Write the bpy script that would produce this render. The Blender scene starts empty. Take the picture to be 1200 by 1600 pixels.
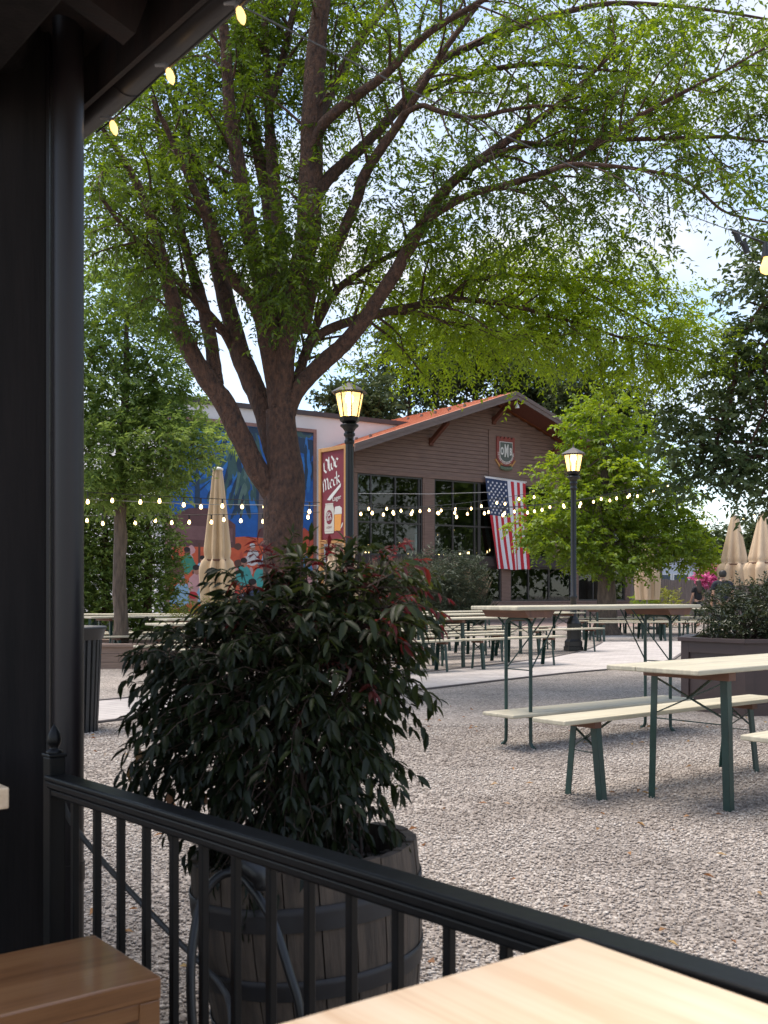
import bpy, bmesh, math, random
import numpy as np
from mathutils import Vector, Matrix

random.seed(7)
RNG = np.random.default_rng(11)
SC = bpy.context.scene
COL = SC.collection
R = math.radians

# ------------------------------------------------------------------ camera, sky, sun, exposure
F, HOR, CH = 1650.0, 925.0, 1.2          # focal length in photo pixels, horizon row, eye height


def P(px, py, d):
    """point at distance d seen at a photo pixel"""
    return Vector(((px - 600) / F * d, d, CH + (HOR - py) / F * d))


def G(px, py, z=0.0):
    """point on a level plane at height z"""
    d = (CH - z) * F / (py - HOR)
    return Vector(((px - 600) / F * d, d, z))


cam_d = bpy.data.cameras.new('camera')
cam = bpy.data.objects.new('camera', cam_d)
COL.objects.link(cam)
cam.location = (0, 0, CH)
cam.rotation_euler = (R(90), 0, 0)
cam_d.sensor_fit = 'VERTICAL'
cam_d.sensor_height = 36
cam_d.lens = F / 1600 * 36
cam_d.shift_y = (HOR - 800) / 1600
cam_d.clip_start = 0.02
cam_d.clip_end = 2000
cam_d.dof.use_dof = True
cam_d.dof.focus_distance = 9.0
cam_d.dof.aperture_fstop = 9.0
SC.camera = cam

SUN_EL, SUN_AZ = R(72), R(-70)            # azimuth measured from +Y towards +X
w = bpy.data.worlds.new('World')
SC.world = w
w.use_nodes = True
nt = w.node_tree
nt.nodes.clear()
wo = nt.nodes.new('ShaderNodeOutputWorld')
bg = nt.nodes.new('ShaderNodeBackground')
bg.inputs[1].default_value = 0.11
sky = nt.nodes.new('ShaderNodeTexSky')
sky.sky_type = 'NISHITA'
sky.sun_disc = False
sky.sun_elevation = SUN_EL
sky.sun_rotation = SUN_AZ
sky.air_density = 1.0
sky.dust_density = 0.5
tc = nt.nodes.new('ShaderNodeTexCoord')
mp = nt.nodes.new('ShaderNodeMapping')
mp.inputs['Scale'].default_value = (1.0, 1.0, 2.2)
nz = nt.nodes.new('ShaderNodeTexNoise')
nz.inputs['Scale'].default_value = 2.6
nz.inputs['Detail'].default_value = 7
nz.inputs['Roughness'].default_value = 0.55
cr = nt.nodes.new('ShaderNodeValToRGB')
cr.color_ramp.elements[0].position = 0.42
cr.color_ramp.elements[1].position = 0.64
cr.color_ramp.elements[0].color = (0.06, 0.06, 0.06, 1)
cr.color_ramp.elements[1].color = (0.95, 0.95, 0.95, 1)
mx = nt.nodes.new('ShaderNodeMixRGB')
mx.inputs[2].default_value = (3.72, 3.70, 3.74, 1)
L = nt.links.new
L(tc.outputs['Generated'], mp.inputs['Vector'])
L(mp.outputs[0], nz.inputs['Vector'])
L(nz.outputs['Fac'], cr.inputs['Fac'])
L(cr.outputs['Color'], mx.inputs[0])
L(sky.outputs[0], mx.inputs[1])
L(mx.outputs[0], bg.inputs[0])
L(bg.outputs[0], wo.inputs[0])

sun_d = bpy.data.lights.new('sun', 'SUN')
sun_d.energy = 2.1
sun_d.angle = R(38)
sun_d.color = (1.0, 0.90, 0.78)
sun = bpy.data.objects.new('sun', sun_d)
COL.objects.link(sun)
sdir = Vector((math.sin(SUN_AZ) * math.cos(SUN_EL), math.cos(SUN_AZ) * math.cos(SUN_EL), math.sin(SUN_EL)))
sun.rotation_euler = (-sdir).to_track_quat('-Z', 'Y').to_euler()
sun.location = (0, 20, 40)

SC.view_settings.view_transform = 'Standard'
SC.view_settings.look = 'None'
SC.view_settings.gamma = 1
SC.view_settings.exposure = 1.5
SC.cycles.max_bounces = 6
SC.cycles.transparent_max_bounces = 8
SC.cycles.use_denoising = True


# ------------------------------------------------------------------ helpers
def tag(o, label, cat, group=None, kind=None):
    if label:
        o['label'] = label
    if cat:
        o['category'] = cat
    if group:
        o['group'] = group
    if kind:
        o['kind'] = kind
    return o


def empty(name, loc, rz=0, label=None, cat=None, group=None):
    o = bpy.data.objects.new(name, None)
    COL.objects.link(o)
    o.location = loc
    o.rotation_euler = (0, 0, rz)
    o.empty_display_size = 0.1
    return tag(o, label, cat, group)


def wloc(o):
    v = Vector((0, 0, 0))
    while o is not None:
        v = v + o.location
        o = o.parent
    return v


class MB:
    """collects shapes, then links them as ONE mesh object"""

    def __init__(s):
        s.v, s.f, s.m, s.sm = [], [], [], []

    def add(s, vs, fs, m=0, smooth=False):
        b = len(s.v)
        s.v += [tuple(x) for x in vs]
        for f in fs:
            s.f.append([i + b for i in f])
            s.m.append(m)
            s.sm.append(smooth)

    def obox(s, c, ax, ay, az, m=0):
        c, ax, ay, az = Vector(c), Vector(ax), Vector(ay), Vector(az)
        vs = [c + ax * i + ay * j + az * k for k in (-1, 1) for j in (-1, 1) for i in (-1, 1)]
        s.add(vs, [(0, 2, 3, 1), (4, 5, 7, 6), (0, 1, 5, 4), (2, 6, 7, 3), (0, 4, 6, 2), (1, 3, 7, 5)], m)

    def box(s, x0, x1, y0, y1, z0, z1, m=0):
        s.obox(((x0 + x1) / 2, (y0 + y1) / 2, (z0 + z1) / 2), ((x1 - x0) / 2, 0, 0), (0, (y1 - y0) / 2, 0), (0, 0, (z1 - z0) / 2), m)

    def bar(s, a, b, wd, th, side=None, m=0):
        a, b = Vector(a), Vector(b)
        d = (b - a)
        n = d.normalized()
        sv = Vector(side) if side is not None else n.orthogonal()
        sv = (sv - n * sv.dot(n)).normalized()
        t = n.cross(sv)
        s.obox((a + b) / 2, d / 2, sv * wd / 2, t * th / 2, m)

    def tube(s, pts, rad, n=8, m=0, cap=True, smooth=True):
        pts = [Vector(p) for p in pts]
        if not hasattr(rad, '__len__'):
            rad = [rad] * len(pts)
        vs, fs = [], []
        up = None
        for i, p in enumerate(pts):
            t = (pts[min(i + 1, len(pts) - 1)] - pts[max(i - 1, 0)])
            if t.length < 1e-9:
                t = Vector((0, 0, 1))
            t.normalize()
            if up is None:
                up = t.orthogonal().normalized()
            else:
                up = (up - t * up.dot(t))
                up = up.normalized() if up.length > 1e-6 else t.orthogonal().normalized()
            sd = t.cross(up)
            for k in range(n):
                a = 2 * math.pi * k / n
                vs.append(p + (up * math.cos(a) + sd * math.sin(a)) * rad[i])
        for i in range(len(pts) - 1):
            for k in range(n):
                k2 = (k + 1) % n
                fs.append((i * n + k, i * n + k2, (i + 1) * n + k2, (i + 1) * n + k))
        s.add(vs, fs, m, smooth)
        if cap:
            s.add(vs[:n], [tuple(range(n - 1, -1, -1))], m)
            s.add(vs[-n:], [tuple(range(n))], m)

    def lathe(s, prof, c=(0, 0, 0), n=24, m=0, smooth=True, mod=None, rot0=0.0, caps=True):
        vs, fs = [], []
        for (r, z) in prof:
            for k in range(n):
                a = 2 * math.pi * k / n + rot0
                rr = r if mod is None else mod(r, z, a)
                vs.append((c[0] + rr * math.cos(a), c[1] + rr * math.sin(a), c[2] + z))
        for i in range(len(prof) - 1):
            for k in range(n):
                k2 = (k + 1) % n
                fs.append((i * n + k, i * n + k2, (i + 1) * n + k2, (i + 1) * n + k))
        s.add(vs, fs, m, smooth)
        if caps:
            s.add(vs[:n], [tuple(range(n - 1, -1, -1))], m)
            s.add(vs[-n:], [tuple(range(n))], m)

    def prism(s, poly, ext, m=0):
        """poly: list of 3-d points (planar), ext: extrusion vector"""
        n = len(poly)
        poly = [Vector(p) for p in poly]
        ext = Vector(ext)
        vs = poly + [p + ext for p in poly]
        fs = [tuple(range(n - 1, -1, -1)), tuple(range(n, 2 * n))]
        fs += [(i, (i + 1) % n, n + (i + 1) % n, n + i) for i in range(n)]
        s.add(vs, fs, m)

    def build(s, name, mats, parent=None, bevel=0.0, local=False, segs=2):
        me = bpy.data.meshes.new(name)
        org = Vector((0, 0, 0))
        if parent is not None and not local:
            org = wloc(parent)
        if org.length:
            me.from_pydata([(x - org.x, y - org.y, z - org.z) for x, y, z in s.v], [], s.f)
        else:
            me.from_pydata(s.v, [], s.f)
        for mm in (mats if isinstance(mats, (list, tuple)) else [mats]):
            me.materials.append(mm)
        me.polygons.foreach_set('material_index', s.m)
        me.polygons.foreach_set('use_smooth', s.sm)
        me.update()
        o = bpy.data.objects.new(name, me)
        COL.objects.link(o)
        if parent is not None:
            o.parent = parent
        if bevel:
            b = o.modifiers.new('bevel', 'BEVEL')
            b.width = bevel
            b.segments = segs
            b.limit_method = 'ANGLE'
        return o


def children(o):
    return [c for c in bpy.data.objects if c.parent == o]


def copy_tree(o, parent=None, kids=None):
    c = o.copy()
    COL.objects.link(c)
    c.parent = parent
    for ch in (kids if kids is not None else children(o)):
        copy_tree(ch, c)
    return c


# ------------------------------------------------------------------ materials
def new_mat(name):
    m = bpy.data.materials.new(name)
    m.use_nodes = True
    return m, m.node_tree.nodes, m.node_tree.links, m.node_tree.nodes['Principled BSDF']


def surf(name, c1, c2=None, rough=0.6, scale=8.0, stretch=(1, 1, 1), bump=0.15, bscale=None, metal=0.0, spec=0.5, coat=0.0,
         detail=5.0, dist=0.004, rnd=False, fine=0.0):
    m, N, K, b = new_mat(name)
    c2 = c2 or tuple(x * 0.72 for x in c1)
    t = N.new('ShaderNodeTexCoord')
    mp = N.new('ShaderNodeMapping')
    mp.inputs['Scale'].default_value = stretch
    K.new(t.outputs['Object'], mp.inputs['Vector'])
    if rnd:
        oi = N.new('ShaderNodeObjectInfo')
        vm = N.new('ShaderNodeVectorMath')
        vm.operation = 'SCALE'
        vm.inputs[0].default_value = (13.1, 7.7, 5.3)
        K.new(oi.outputs['Random'], vm.inputs['Scale'])
        K.new(vm.outputs[0], mp.inputs['Location'])
    n = N.new('ShaderNodeTexNoise')
    n.inputs['Scale'].default_value = scale
    n.inputs['Detail'].default_value = detail
    n.inputs['Roughness'].default_value = 0.6
    K.new(mp.outputs[0], n.inputs['Vector'])
    r = N.new('ShaderNodeValToRGB')
    r.color_ramp.elements[0].position = 0.3
    r.color_ramp.elements[1].position = 0.7
    r.color_ramp.elements[0].color = (*c2, 1)
    r.color_ramp.elements[1].color = (*c1, 1)
    K.new(n.outputs['Fac'], r.inputs['Fac'])
    K.new(r.outputs['Color'], b.inputs['Base Color'])
    b.inputs['Roughness'].default_value = rough
    b.inputs['Metallic'].default_value = metal
    b.inputs['Specular IOR Level'].default_value = spec
    b.inputs['Coat Weight'].default_value = coat
    b.inputs['Coat Roughness'].default_value = 0.12
    if bump:
        bp = N.new('ShaderNodeBump')
        bp.inputs['Strength'].default_value = bump
        bp.inputs['Distance'].default_value = dist
        src = n
        if bscale:
            src = N.new('ShaderNodeTexNoise')
            src.inputs['Scale'].default_value = bscale
            src.inputs['Detail'].default_value = 6
            K.new(mp.outputs[0], src.inputs['Vector'])
        K.new(src.outputs['Fac'], bp.inputs['Height'])
        K.new(bp.outputs[0], b.inputs['Normal'])
    # roughness follows the same wear
    mr = N.new('ShaderNodeMapRange')
    mr.inputs['To Min'].default_value = max(0.03, rough - 0.1)
    mr.inputs['To Max'].default_value = min(1, rough + 0.1)
    K.new(n.outputs['Fac'], mr.inputs['Value'])
    K.new(mr.outputs[0], b.inputs['Roughness'])
    return m


def leafmat(name, cols, trans=0.45, gloss=0.05, rough=0.45):
    m, N, K, b = new_mat(name)
    N.remove(b)
    out = [x for x in N if x.type == 'OUTPUT_MATERIAL'][0]
    a = N.new('ShaderNodeAttribute')
    a.attribute_name = 'var'
    r = N.new('ShaderNodeValToRGB')
    while len(r.color_ramp.elements) < len(cols):
        r.color_ramp.elements.new(0.5)
    for i, c in enumerate(cols):
        r.color_ramp.elements[i].position = i / (len(cols) - 1)
        r.color_ramp.elements[i].color = (*c, 1)
    K.new(a.outputs['Fac'], r.inputs['Fac'])
    d = N.new('ShaderNodeBsdfDiffuse')
    t = N.new('ShaderNodeBsdfTranslucent')
    g = N.new('ShaderNodeBsdfGlossy')
    g.inputs['Roughness'].default_value = rough
    hs = N.new('ShaderNodeHueSaturation')
    hs.inputs['Hue'].default_value = 0.485
    hs.inputs['Saturation'].default_value = 1.1
    hs.inputs['Value'].default_value = 1.5
    K.new(r.outputs[0], d.inputs[0])
    K.new(r.outputs[0], hs.inputs['Color'])
    K.new(hs.outputs[0], t.inputs[0])
    m1 = N.new('ShaderNodeMixShader')
    m1.inputs[0].default_value = trans
    m2 = N.new('ShaderNodeMixShader')
    m2.inputs[0].default_value = gloss
    K.new(d.outputs[0], m1.inputs[1])
    K.new(t.outputs[0], m1.inputs[2])
    K.new(m1.outputs[0], m2.inputs[1])
    K.new(g.outputs[0], m2.inputs[2])
    K.new(m2.outputs[0], out.inputs[0])
    return m


def emit(name, col, s, base=(0.8, 0.7, 0.5)):
    m, N, K, b = new_mat(name)
    b.inputs['Base Color'].default_value = (*base, 1)
    b.inputs['Emission Color'].default_value = (*col, 1)
    b.inputs['Emission Strength'].default_value = s
    b.inputs['Roughness'].default_value = 0.3
    return m


def plain(name, col, rough=0.6, metal=0.0):
    return surf(name, col, tuple(x * 0.88 for x in col), rough, 14, bump=0.05, metal=metal)


def wood(name, cols, ang, rough, coat, scale=1.0):
    m, N, K, b = new_mat(name)
    t = N.new('ShaderNodeTexCoord')
    mp = N.new('ShaderNodeMapping')
    mp.vector_type = 'TEXTURE'
    mp.inputs['Rotation'].default_value = (0, 0, ang)
    mp.inputs['Scale'].default_value = (1.6 / scale, 0.11 / scale, 0.11 / scale)
    K.new(t.outputs['Object'], mp.inputs['Vector'])
    n1 = N.new('ShaderNodeTexNoise')
    n1.inputs['Scale'].default_value = 1.3
    n1.inputs['Detail'].default_value = 9
    n1.inputs['Roughness'].default_value = 0.62
    n1.inputs['Distortion'].default_value = 0.6
    K.new(mp.outputs[0], n1.inputs['Vector'])
    mp2 = N.new('ShaderNodeMapping')
    mp2.vector_type = 'TEXTURE'
    mp2.inputs['Rotation'].default_value = (0, 0, ang)
    mp2.inputs['Scale'].default_value = (0.30 / scale, 0.006 / scale, 0.006 / scale)
    K.new(t.outputs['Object'], mp2.inputs['Vector'])
    n2 = N.new('ShaderNodeTexNoise')
    n2.inputs['Scale'].default_value = 1.5
    n2.inputs['Detail'].default_value = 4
    K.new(mp2.outputs[0], n2.inputs['Vector'])
    n3 = N.new('ShaderNodeTexNoise')
    n3.inputs['Scale'].default_value = 5
    n3.inputs['Detail'].default_value = 6
    K.new(t.outputs['Object'], n3.inputs['Vector'])
    mx = N.new('ShaderNodeMath')
    mx.operation = 'MULTIPLY_ADD'
    mx.inputs[1].default_value = 0.28
    K.new(n2.outputs['Fac'], mx.inputs[0])
    K.new(n1.outputs['Fac'], mx.inputs[2])
    mx3 = N.new('ShaderNodeMath')
    mx3.operation = 'MULTIPLY_ADD'
    mx3.inputs[1].default_value = 0.25
    K.new(n3.outputs['Fac'], mx3.inputs[0])
    K.new(mx.outputs[0], mx3.inputs[2])
    r = N.new('ShaderNodeValToRGB')
    e = r.color_ramp.elements
    e[0].position, e[1].position = 0.52, 1.0
    e[0].color, e[1].color = (*cols[0], 1), (*cols[2], 1)
    q = e.new(0.76)
    q.color = (*cols[1], 1)
    K.new(mx3.outputs[0], r.inputs[0])
    K.new(r.outputs[0], b.inputs['Base Color'])
    mr = N.new('ShaderNodeMapRange')
    mr.inputs['To Min'].default_value = rough - 0.1
    mr.inputs['To Max'].default_value = rough + 0.14
    K.new(n3.outputs['Fac'], mr.inputs['Value'])
    K.new(mr.outputs[0], b.inputs['Roughness'])
    b.inputs['Coat Weight'].default_value = coat
    b.inputs['Coat Roughness'].default_value = 0.12
    bp = N.new('ShaderNodeBump')
    bp.inputs['Strength'].default_value = 0.12
    bp.inputs['Distance'].default_value = 0.001
    K.new(n2.outputs['Fac'], bp.inputs['Height'])
    K.new(bp.outputs[0], b.inputs['Normal'])
    return m


M = {}
M['post'] = surf('dark_stained_post', (0.020, 0.0165, 0.016), (0.009, 0.008, 0.008), 0.8, 4, (4, 4, 0.35), 0.5, 22, spec=0.14)
M['pipe'] = surf('bronze_painted_pipe', (0.018, 0.013, 0.014), (0.013, 0.010, 0.011), 0.42, 6, bump=0.03, spec=0.4)
M['gutter'] = surf('bronze_gutter', (0.024, 0.018, 0.018), (0.012, 0.010, 0.010), 0.45, 3, (1, 1, 1), 0.2, 12)
M['soffit'] = surf('dark_roof_boards', (0.028, 0.014, 0.011), (0.009, 0.007, 0.007), 0.75, 3, (1, 6, 1), 0.3, 18)
M['iron'] = surf('black_painted_iron', (0.0045, 0.0048, 0.0055), (0.0025, 0.0028, 0.003), 0.38, 30, spec=0.25, bump=0.12, bscale=60, dist=0.001)
M['tabletop'] = wood('varnished_pine', [(0.68, 0.43, 0.245), (0.83, 0.60, 0.39), (0.90, 0.70, 0.49)], math.atan2(-0.8, 0.6), 0.45, 0.2)
M['benchwood'] = wood('varnished_oak', [(0.13, 0.048, 0.016), (0.27, 0.115, 0.042), (0.37, 0.175, 0.070)], math.atan2(0.61, 0.79), 0.34, 0.55)
M['cream'] = surf('worn_cream_paint', (0.54, 0.49, 0.365), (0.34, 0.31, 0.235), 0.5, 2.8, (0.7, 11, 3), 0.3, 24, rnd=True, dist=0.002)
M['batten'] = surf('red_brown_batten', (0.155, 0.070, 0.042), (0.085, 0.038, 0.025), 0.65, 5, (6, 1, 2), 0.15, 30, rnd=True)
M['green'] = surf('dark_green_steel', (0.012, 0.045, 0.036), (0.009, 0.028, 0.024), 0.42, 12, bump=0.08, rnd=True)
M['lamp'] = surf('black_cast_iron', (0.0055, 0.0052, 0.006), (0.004, 0.004, 0.0045), 0.38, 20, bump=0.08)
M['lamproof'] = surf('weathered_bronze', (0.10, 0.085, 0.08), (0.05, 0.042, 0.04), 0.5, 12, bump=0.1)
M['stave'] = surf('weathered_oak_stave', (0.115, 0.082, 0.058), (0.034, 0.025, 0.019), 0.8, 6, (5, 5, 0.6), 0.5, 30, dist=0.006)
M['hoop'] = surf('rusty_dark_hoop', (0.035, 0.033, 0.034), (0.025, 0.02, 0.018), 0.55, 10, bump=0.15, metal=0.3)
M['soil'] = surf('stony_soil', (0.12, 0.10, 0.085), (0.03, 0.024, 0.02), 0.95, 40, bump=0.8, dist=0.01)
M['hose'] = surf('dark_rubber_hose', (0.010, 0.010, 0.011), None, 0.4, 20, bump=0.03)
M['cord'] = surf('grey_cable', (0.07, 0.068, 0.066), None, 0.5, 20, bump=0.03)
M['bark'] = surf('brown_bark', (0.135, 0.068, 0.044), (0.026, 0.015, 0.012), 0.9, 15, (1.5, 1.5, 0.8), 1.0, 30, dist=0.05, detail=9)
M['bark_gray'] = surf('grey_brown_bark', (0.17, 0.125, 0.095), (0.06, 0.045, 0.035), 0.9, 7, (2.5, 2.5, 0.5), 0.9, 20, dist=0.03)
M['stem'] = surf('shrub_stem', (0.06, 0.035, 0.025), None, 0.8, 20, bump=0.3)
M['brownbox'] = surf('brown_painted_planter', (0.060, 0.037, 0.034), (0.048, 0.030, 0.028), 0.5, 5, (1, 1, 3), 0.08, 30)
M['timber'] = surf('weathered_bed_timber', (0.30, 0.21, 0.165), (0.19, 0.13, 0.10), 0.85, 3, (0.7, 4, 9), 0.4, 20)
M['terracotta'] = surf('pink_terracotta', (0.46, 0.20, 0.16), (0.36, 0.15, 0.12), 0.85, 6, bump=0.2)
M['siding'] = surf('brown_stained_siding', (0.225, 0.143, 0.112), (0.135, 0.083, 0.066), 0.75, 3, (0.7, 1, 9), 0.3, 20, rnd=False)
M['trim'] = surf('grey_brown_trim', (0.17, 0.125, 0.11), (0.11, 0.08, 0.07), 0.75, 3, (0.6, 4, 6), 0.25, 20)
M['bandtrim'] = surf('dark_band_trim', (0.045, 0.032, 0.030), None, 0.7, 4, bump=0.1)
M['roofmetal'] = surf('orange_roof', (0.54, 0.185, 0.080), (0.44, 0.140, 0.060), 0.55, 2.0, (1, 1, 1), 0.05)
M['redsoffit'] = surf('red_brown_soffit', (0.13, 0.042, 0.024), (0.09, 0.03, 0.018), 0.8, 4, (6, 1, 1), 0.2)
M['white_wall'] = surf('white_stucco', (0.62, 0.60, 0.595), (0.56, 0.54, 0.535), 0.85, 1.2, bump=0.1, bscale=60)
M['cap'] = surf('parapet_cap', (0.06, 0.045, 0.045), None, 0.6, 4, bump=0.05)
M['stone'] = surf('knee_wall_brick', (0.30, 0.21, 0.18), (0.20, 0.14, 0.12), 0.9, 7, (1, 1, 4), 0.4)
M['mullion'] = surf('dark_window_frame', (0.055, 0.050, 0.048), None, 0.45, 8, bump=0.02)
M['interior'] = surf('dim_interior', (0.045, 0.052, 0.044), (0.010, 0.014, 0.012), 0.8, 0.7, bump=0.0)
M['steel'] = surf('brushed_steel', (0.45, 0.46, 0.46), None, 0.35, 6, (1, 1, 0.2), 0.03, metal=0.9)
M['canvas'] = surf('tan_canvas', (0.60, 0.455, 0.315), (0.52, 0.385, 0.26), 0.9, 4, (1, 1, 0.4), 0.2, 60, rnd=True)
M['whiteplastic'] = plain('white_cap', (0.7, 0.7, 0.68), 0.5)
M['bin'] = surf('black_bin_metal', (0.022, 0.023, 0.025), None, 0.45, 12, bump=0.1)
M['fence'] = surf('grey_fence_boards', (0.20, 0.165, 0.15), (0.10, 0.083, 0.078), 0.9, 4, (6, 1, 0.4), 0.4, 20)
M['house'] = surf('pale_house_siding', (0.55, 0.59, 0.66), (0.48, 0.52, 0.60), 0.8, 3, (0.5, 1, 6), 0.1)
M['houseroof'] = surf('grey_house_roof', (0.17, 0.17, 0.185), None, 0.85, 6, bump=0.2)
M['houseglass'] = surf('blue_grey_glass', (0.10, 0.13, 0.16), None, 0.15, 2, bump=0.0)
M['skin'] = surf('skin', (0.50, 0.30, 0.22), (0.45, 0.26, 0.19), 0.55, 20, bump=0.03)
M['hair'] = surf('brown_hair', (0.055, 0.030, 0.020), (0.03, 0.017, 0.012), 0.5, 30, (4, 4, 0.5), 0.3)
M['blackhair'] = surf('black_hair', (0.012, 0.010, 0.010), None, 0.5, 30, (4, 4, 1), 0.3)
M['shirt'] = surf('black_shirt', (0.018, 0.018, 0.022), None, 0.9, 20, bump=0.2)
M['navy'] = surf('navy_shirt', (0.014, 0.018, 0.032), None, 0.9, 20, bump=0.2)
M['shorts'] = surf('dark_trousers', (0.03, 0.032, 0.042), None, 0.9, 20, bump=0.2)
M['wire'] = plain('black_wire', (0.015, 0.015, 0.015), 0.5)
M['steelwire'] = plain('light_cable', (0.30, 0.30, 0.31), 0.4)
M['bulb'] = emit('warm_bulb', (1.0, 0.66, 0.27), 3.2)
M['bulb_big'] = emit('warm_c_bulb', (1.0, 0.56, 0.17), 1.0, (0.3, 0.2, 0.1))
M['lampcore'] = emit('lamp_core', (1.0, 0.80, 0.42), 14.0)
M['lampglass'] = emit('lantern_glass', (1.0, 0.62, 0.24), 0.75, (0.75, 0.6, 0.35))
M['flag_red'] = surf('flag_red', (0.52, 0.022, 0.035), (0.45, 0.018, 0.03), 0.8, 5, bump=0.1)
M['flag_white'] = surf('flag_white', (0.74, 0.73, 0.77), (0.68, 0.67, 0.72), 0.8, 5, bump=0.1)
M['flag_blue'] = surf('flag_blue', (0.030, 0.050, 0.115), (0.025, 0.04, 0.095), 0.8, 5, bump=0.1)
M['maroon'] = surf('banner_maroon', (0.20, 0.018, 0.032), (0.17, 0.015, 0.028), 0.7, 3, bump=0.1)
M['gold'] = surf('banner_frame', (0.52, 0.26, 0.085), (0.42, 0.2, 0.06), 0.6, 5, bump=0.1)
M['paintwhite'] = plain('sign_white', (0.74, 0.72, 0.68), 0.6)
M['beer'] = plain('beer_amber', (0.75, 0.30, 0.035), 0.4)
M['foam'] = plain('beer_foam', (0.66, 0.64, 0.60), 0.6)
M['can'] = plain('can_white', (0.58, 0.54, 0.47), 0.4)
M['crest_red'] = surf('crest_red', (0.26, 0.055, 0.042), (0.2, 0.045, 0.035), 0.6, 10, bump=0.1)
M['crest_grey'] = surf('crest_grey', (0.11, 0.125, 0.105), (0.08, 0.09, 0.08), 0.6, 10, bump=0.1)
M['crest_hop'] = surf('crest_hop_green', (0.13, 0.17, 0.11), None, 0.7, 10, bump=0.1)

# leaves
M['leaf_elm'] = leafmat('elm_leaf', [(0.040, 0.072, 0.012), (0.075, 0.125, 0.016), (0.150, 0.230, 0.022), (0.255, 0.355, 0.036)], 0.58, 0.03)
M['leaf_small'] = leafmat('young_oak_leaf', [(0.085, 0.150, 0.045), (0.170, 0.255, 0.065), (0.265, 0.345, 0.090)], 0.5, 0.03)
M['leaf_maple'] = leafmat('maple_leaf', [(0.085, 0.150, 0.020), (0.150, 0.230, 0.026), (0.225, 0.290, 0.036)], 0.5, 0.03)
M['leaf_oak'] = leafmat('oak_leaf', [(0.045, 0.075, 0.032), (0.080, 0.120, 0.045), (0.13, 0.165, 0.060)], 0.4, 0.04)
M['leaf_far'] = leafmat('far_tree_leaf', [(0.030, 0.050, 0.022), (0.050, 0.072, 0.030), (0.075, 0.098, 0.042)], 0.25, 0.02)
M['leaf_hedge'] = leafmat('arborvitae_leaf', [(0.055, 0.098, 0.026), (0.115, 0.175, 0.040), (0.190, 0.255, 0.055)], 0.25, 0.02)
M['leaf_box'] = leafmat('boxwood_leaf', [(0.022, 0.034, 0.016), (0.050, 0.066, 0.026), (0.10, 0.105, 0.042)], 0.25, 0.08, 0.35)
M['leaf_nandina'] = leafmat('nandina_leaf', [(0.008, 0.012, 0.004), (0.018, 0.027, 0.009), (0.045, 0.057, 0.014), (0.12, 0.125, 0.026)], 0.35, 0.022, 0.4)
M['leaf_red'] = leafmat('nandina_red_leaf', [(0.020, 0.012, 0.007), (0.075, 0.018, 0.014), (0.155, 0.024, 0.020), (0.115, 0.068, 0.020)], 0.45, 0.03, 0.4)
M['leaf_orange'] = leafmat('withered_leaf', [(0.30, 0.11, 0.035), (0.24, 0.13, 0.03)], 0.4, 0.05)
M['leaf_grass'] = leafmat('seed_grass', [(0.11, 0.115, 0.065), (0.19, 0.165, 0.115), (0.26, 0.205, 0.16)], 0.3, 0.02)
M['leaf_conifer'] = leafmat('juniper_leaf', [(0.030, 0.045, 0.030), (0.055, 0.072, 0.045), (0.09, 0.105, 0.065)], 0.2, 0.03)
M['leaf_yellow'] = leafmat('yellow_green_leaf', [(0.12, 0.15, 0.022), (0.20, 0.22, 0.035), (0.28, 0.28, 0.06)], 0.35, 0.03)
M['flower_pink'] = leafmat('pink_blossom', [(0.38, 0.07, 0.19), (0.55, 0.13, 0.28), (0.64, 0.24, 0.38)], 0.3, 0.02)


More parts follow.
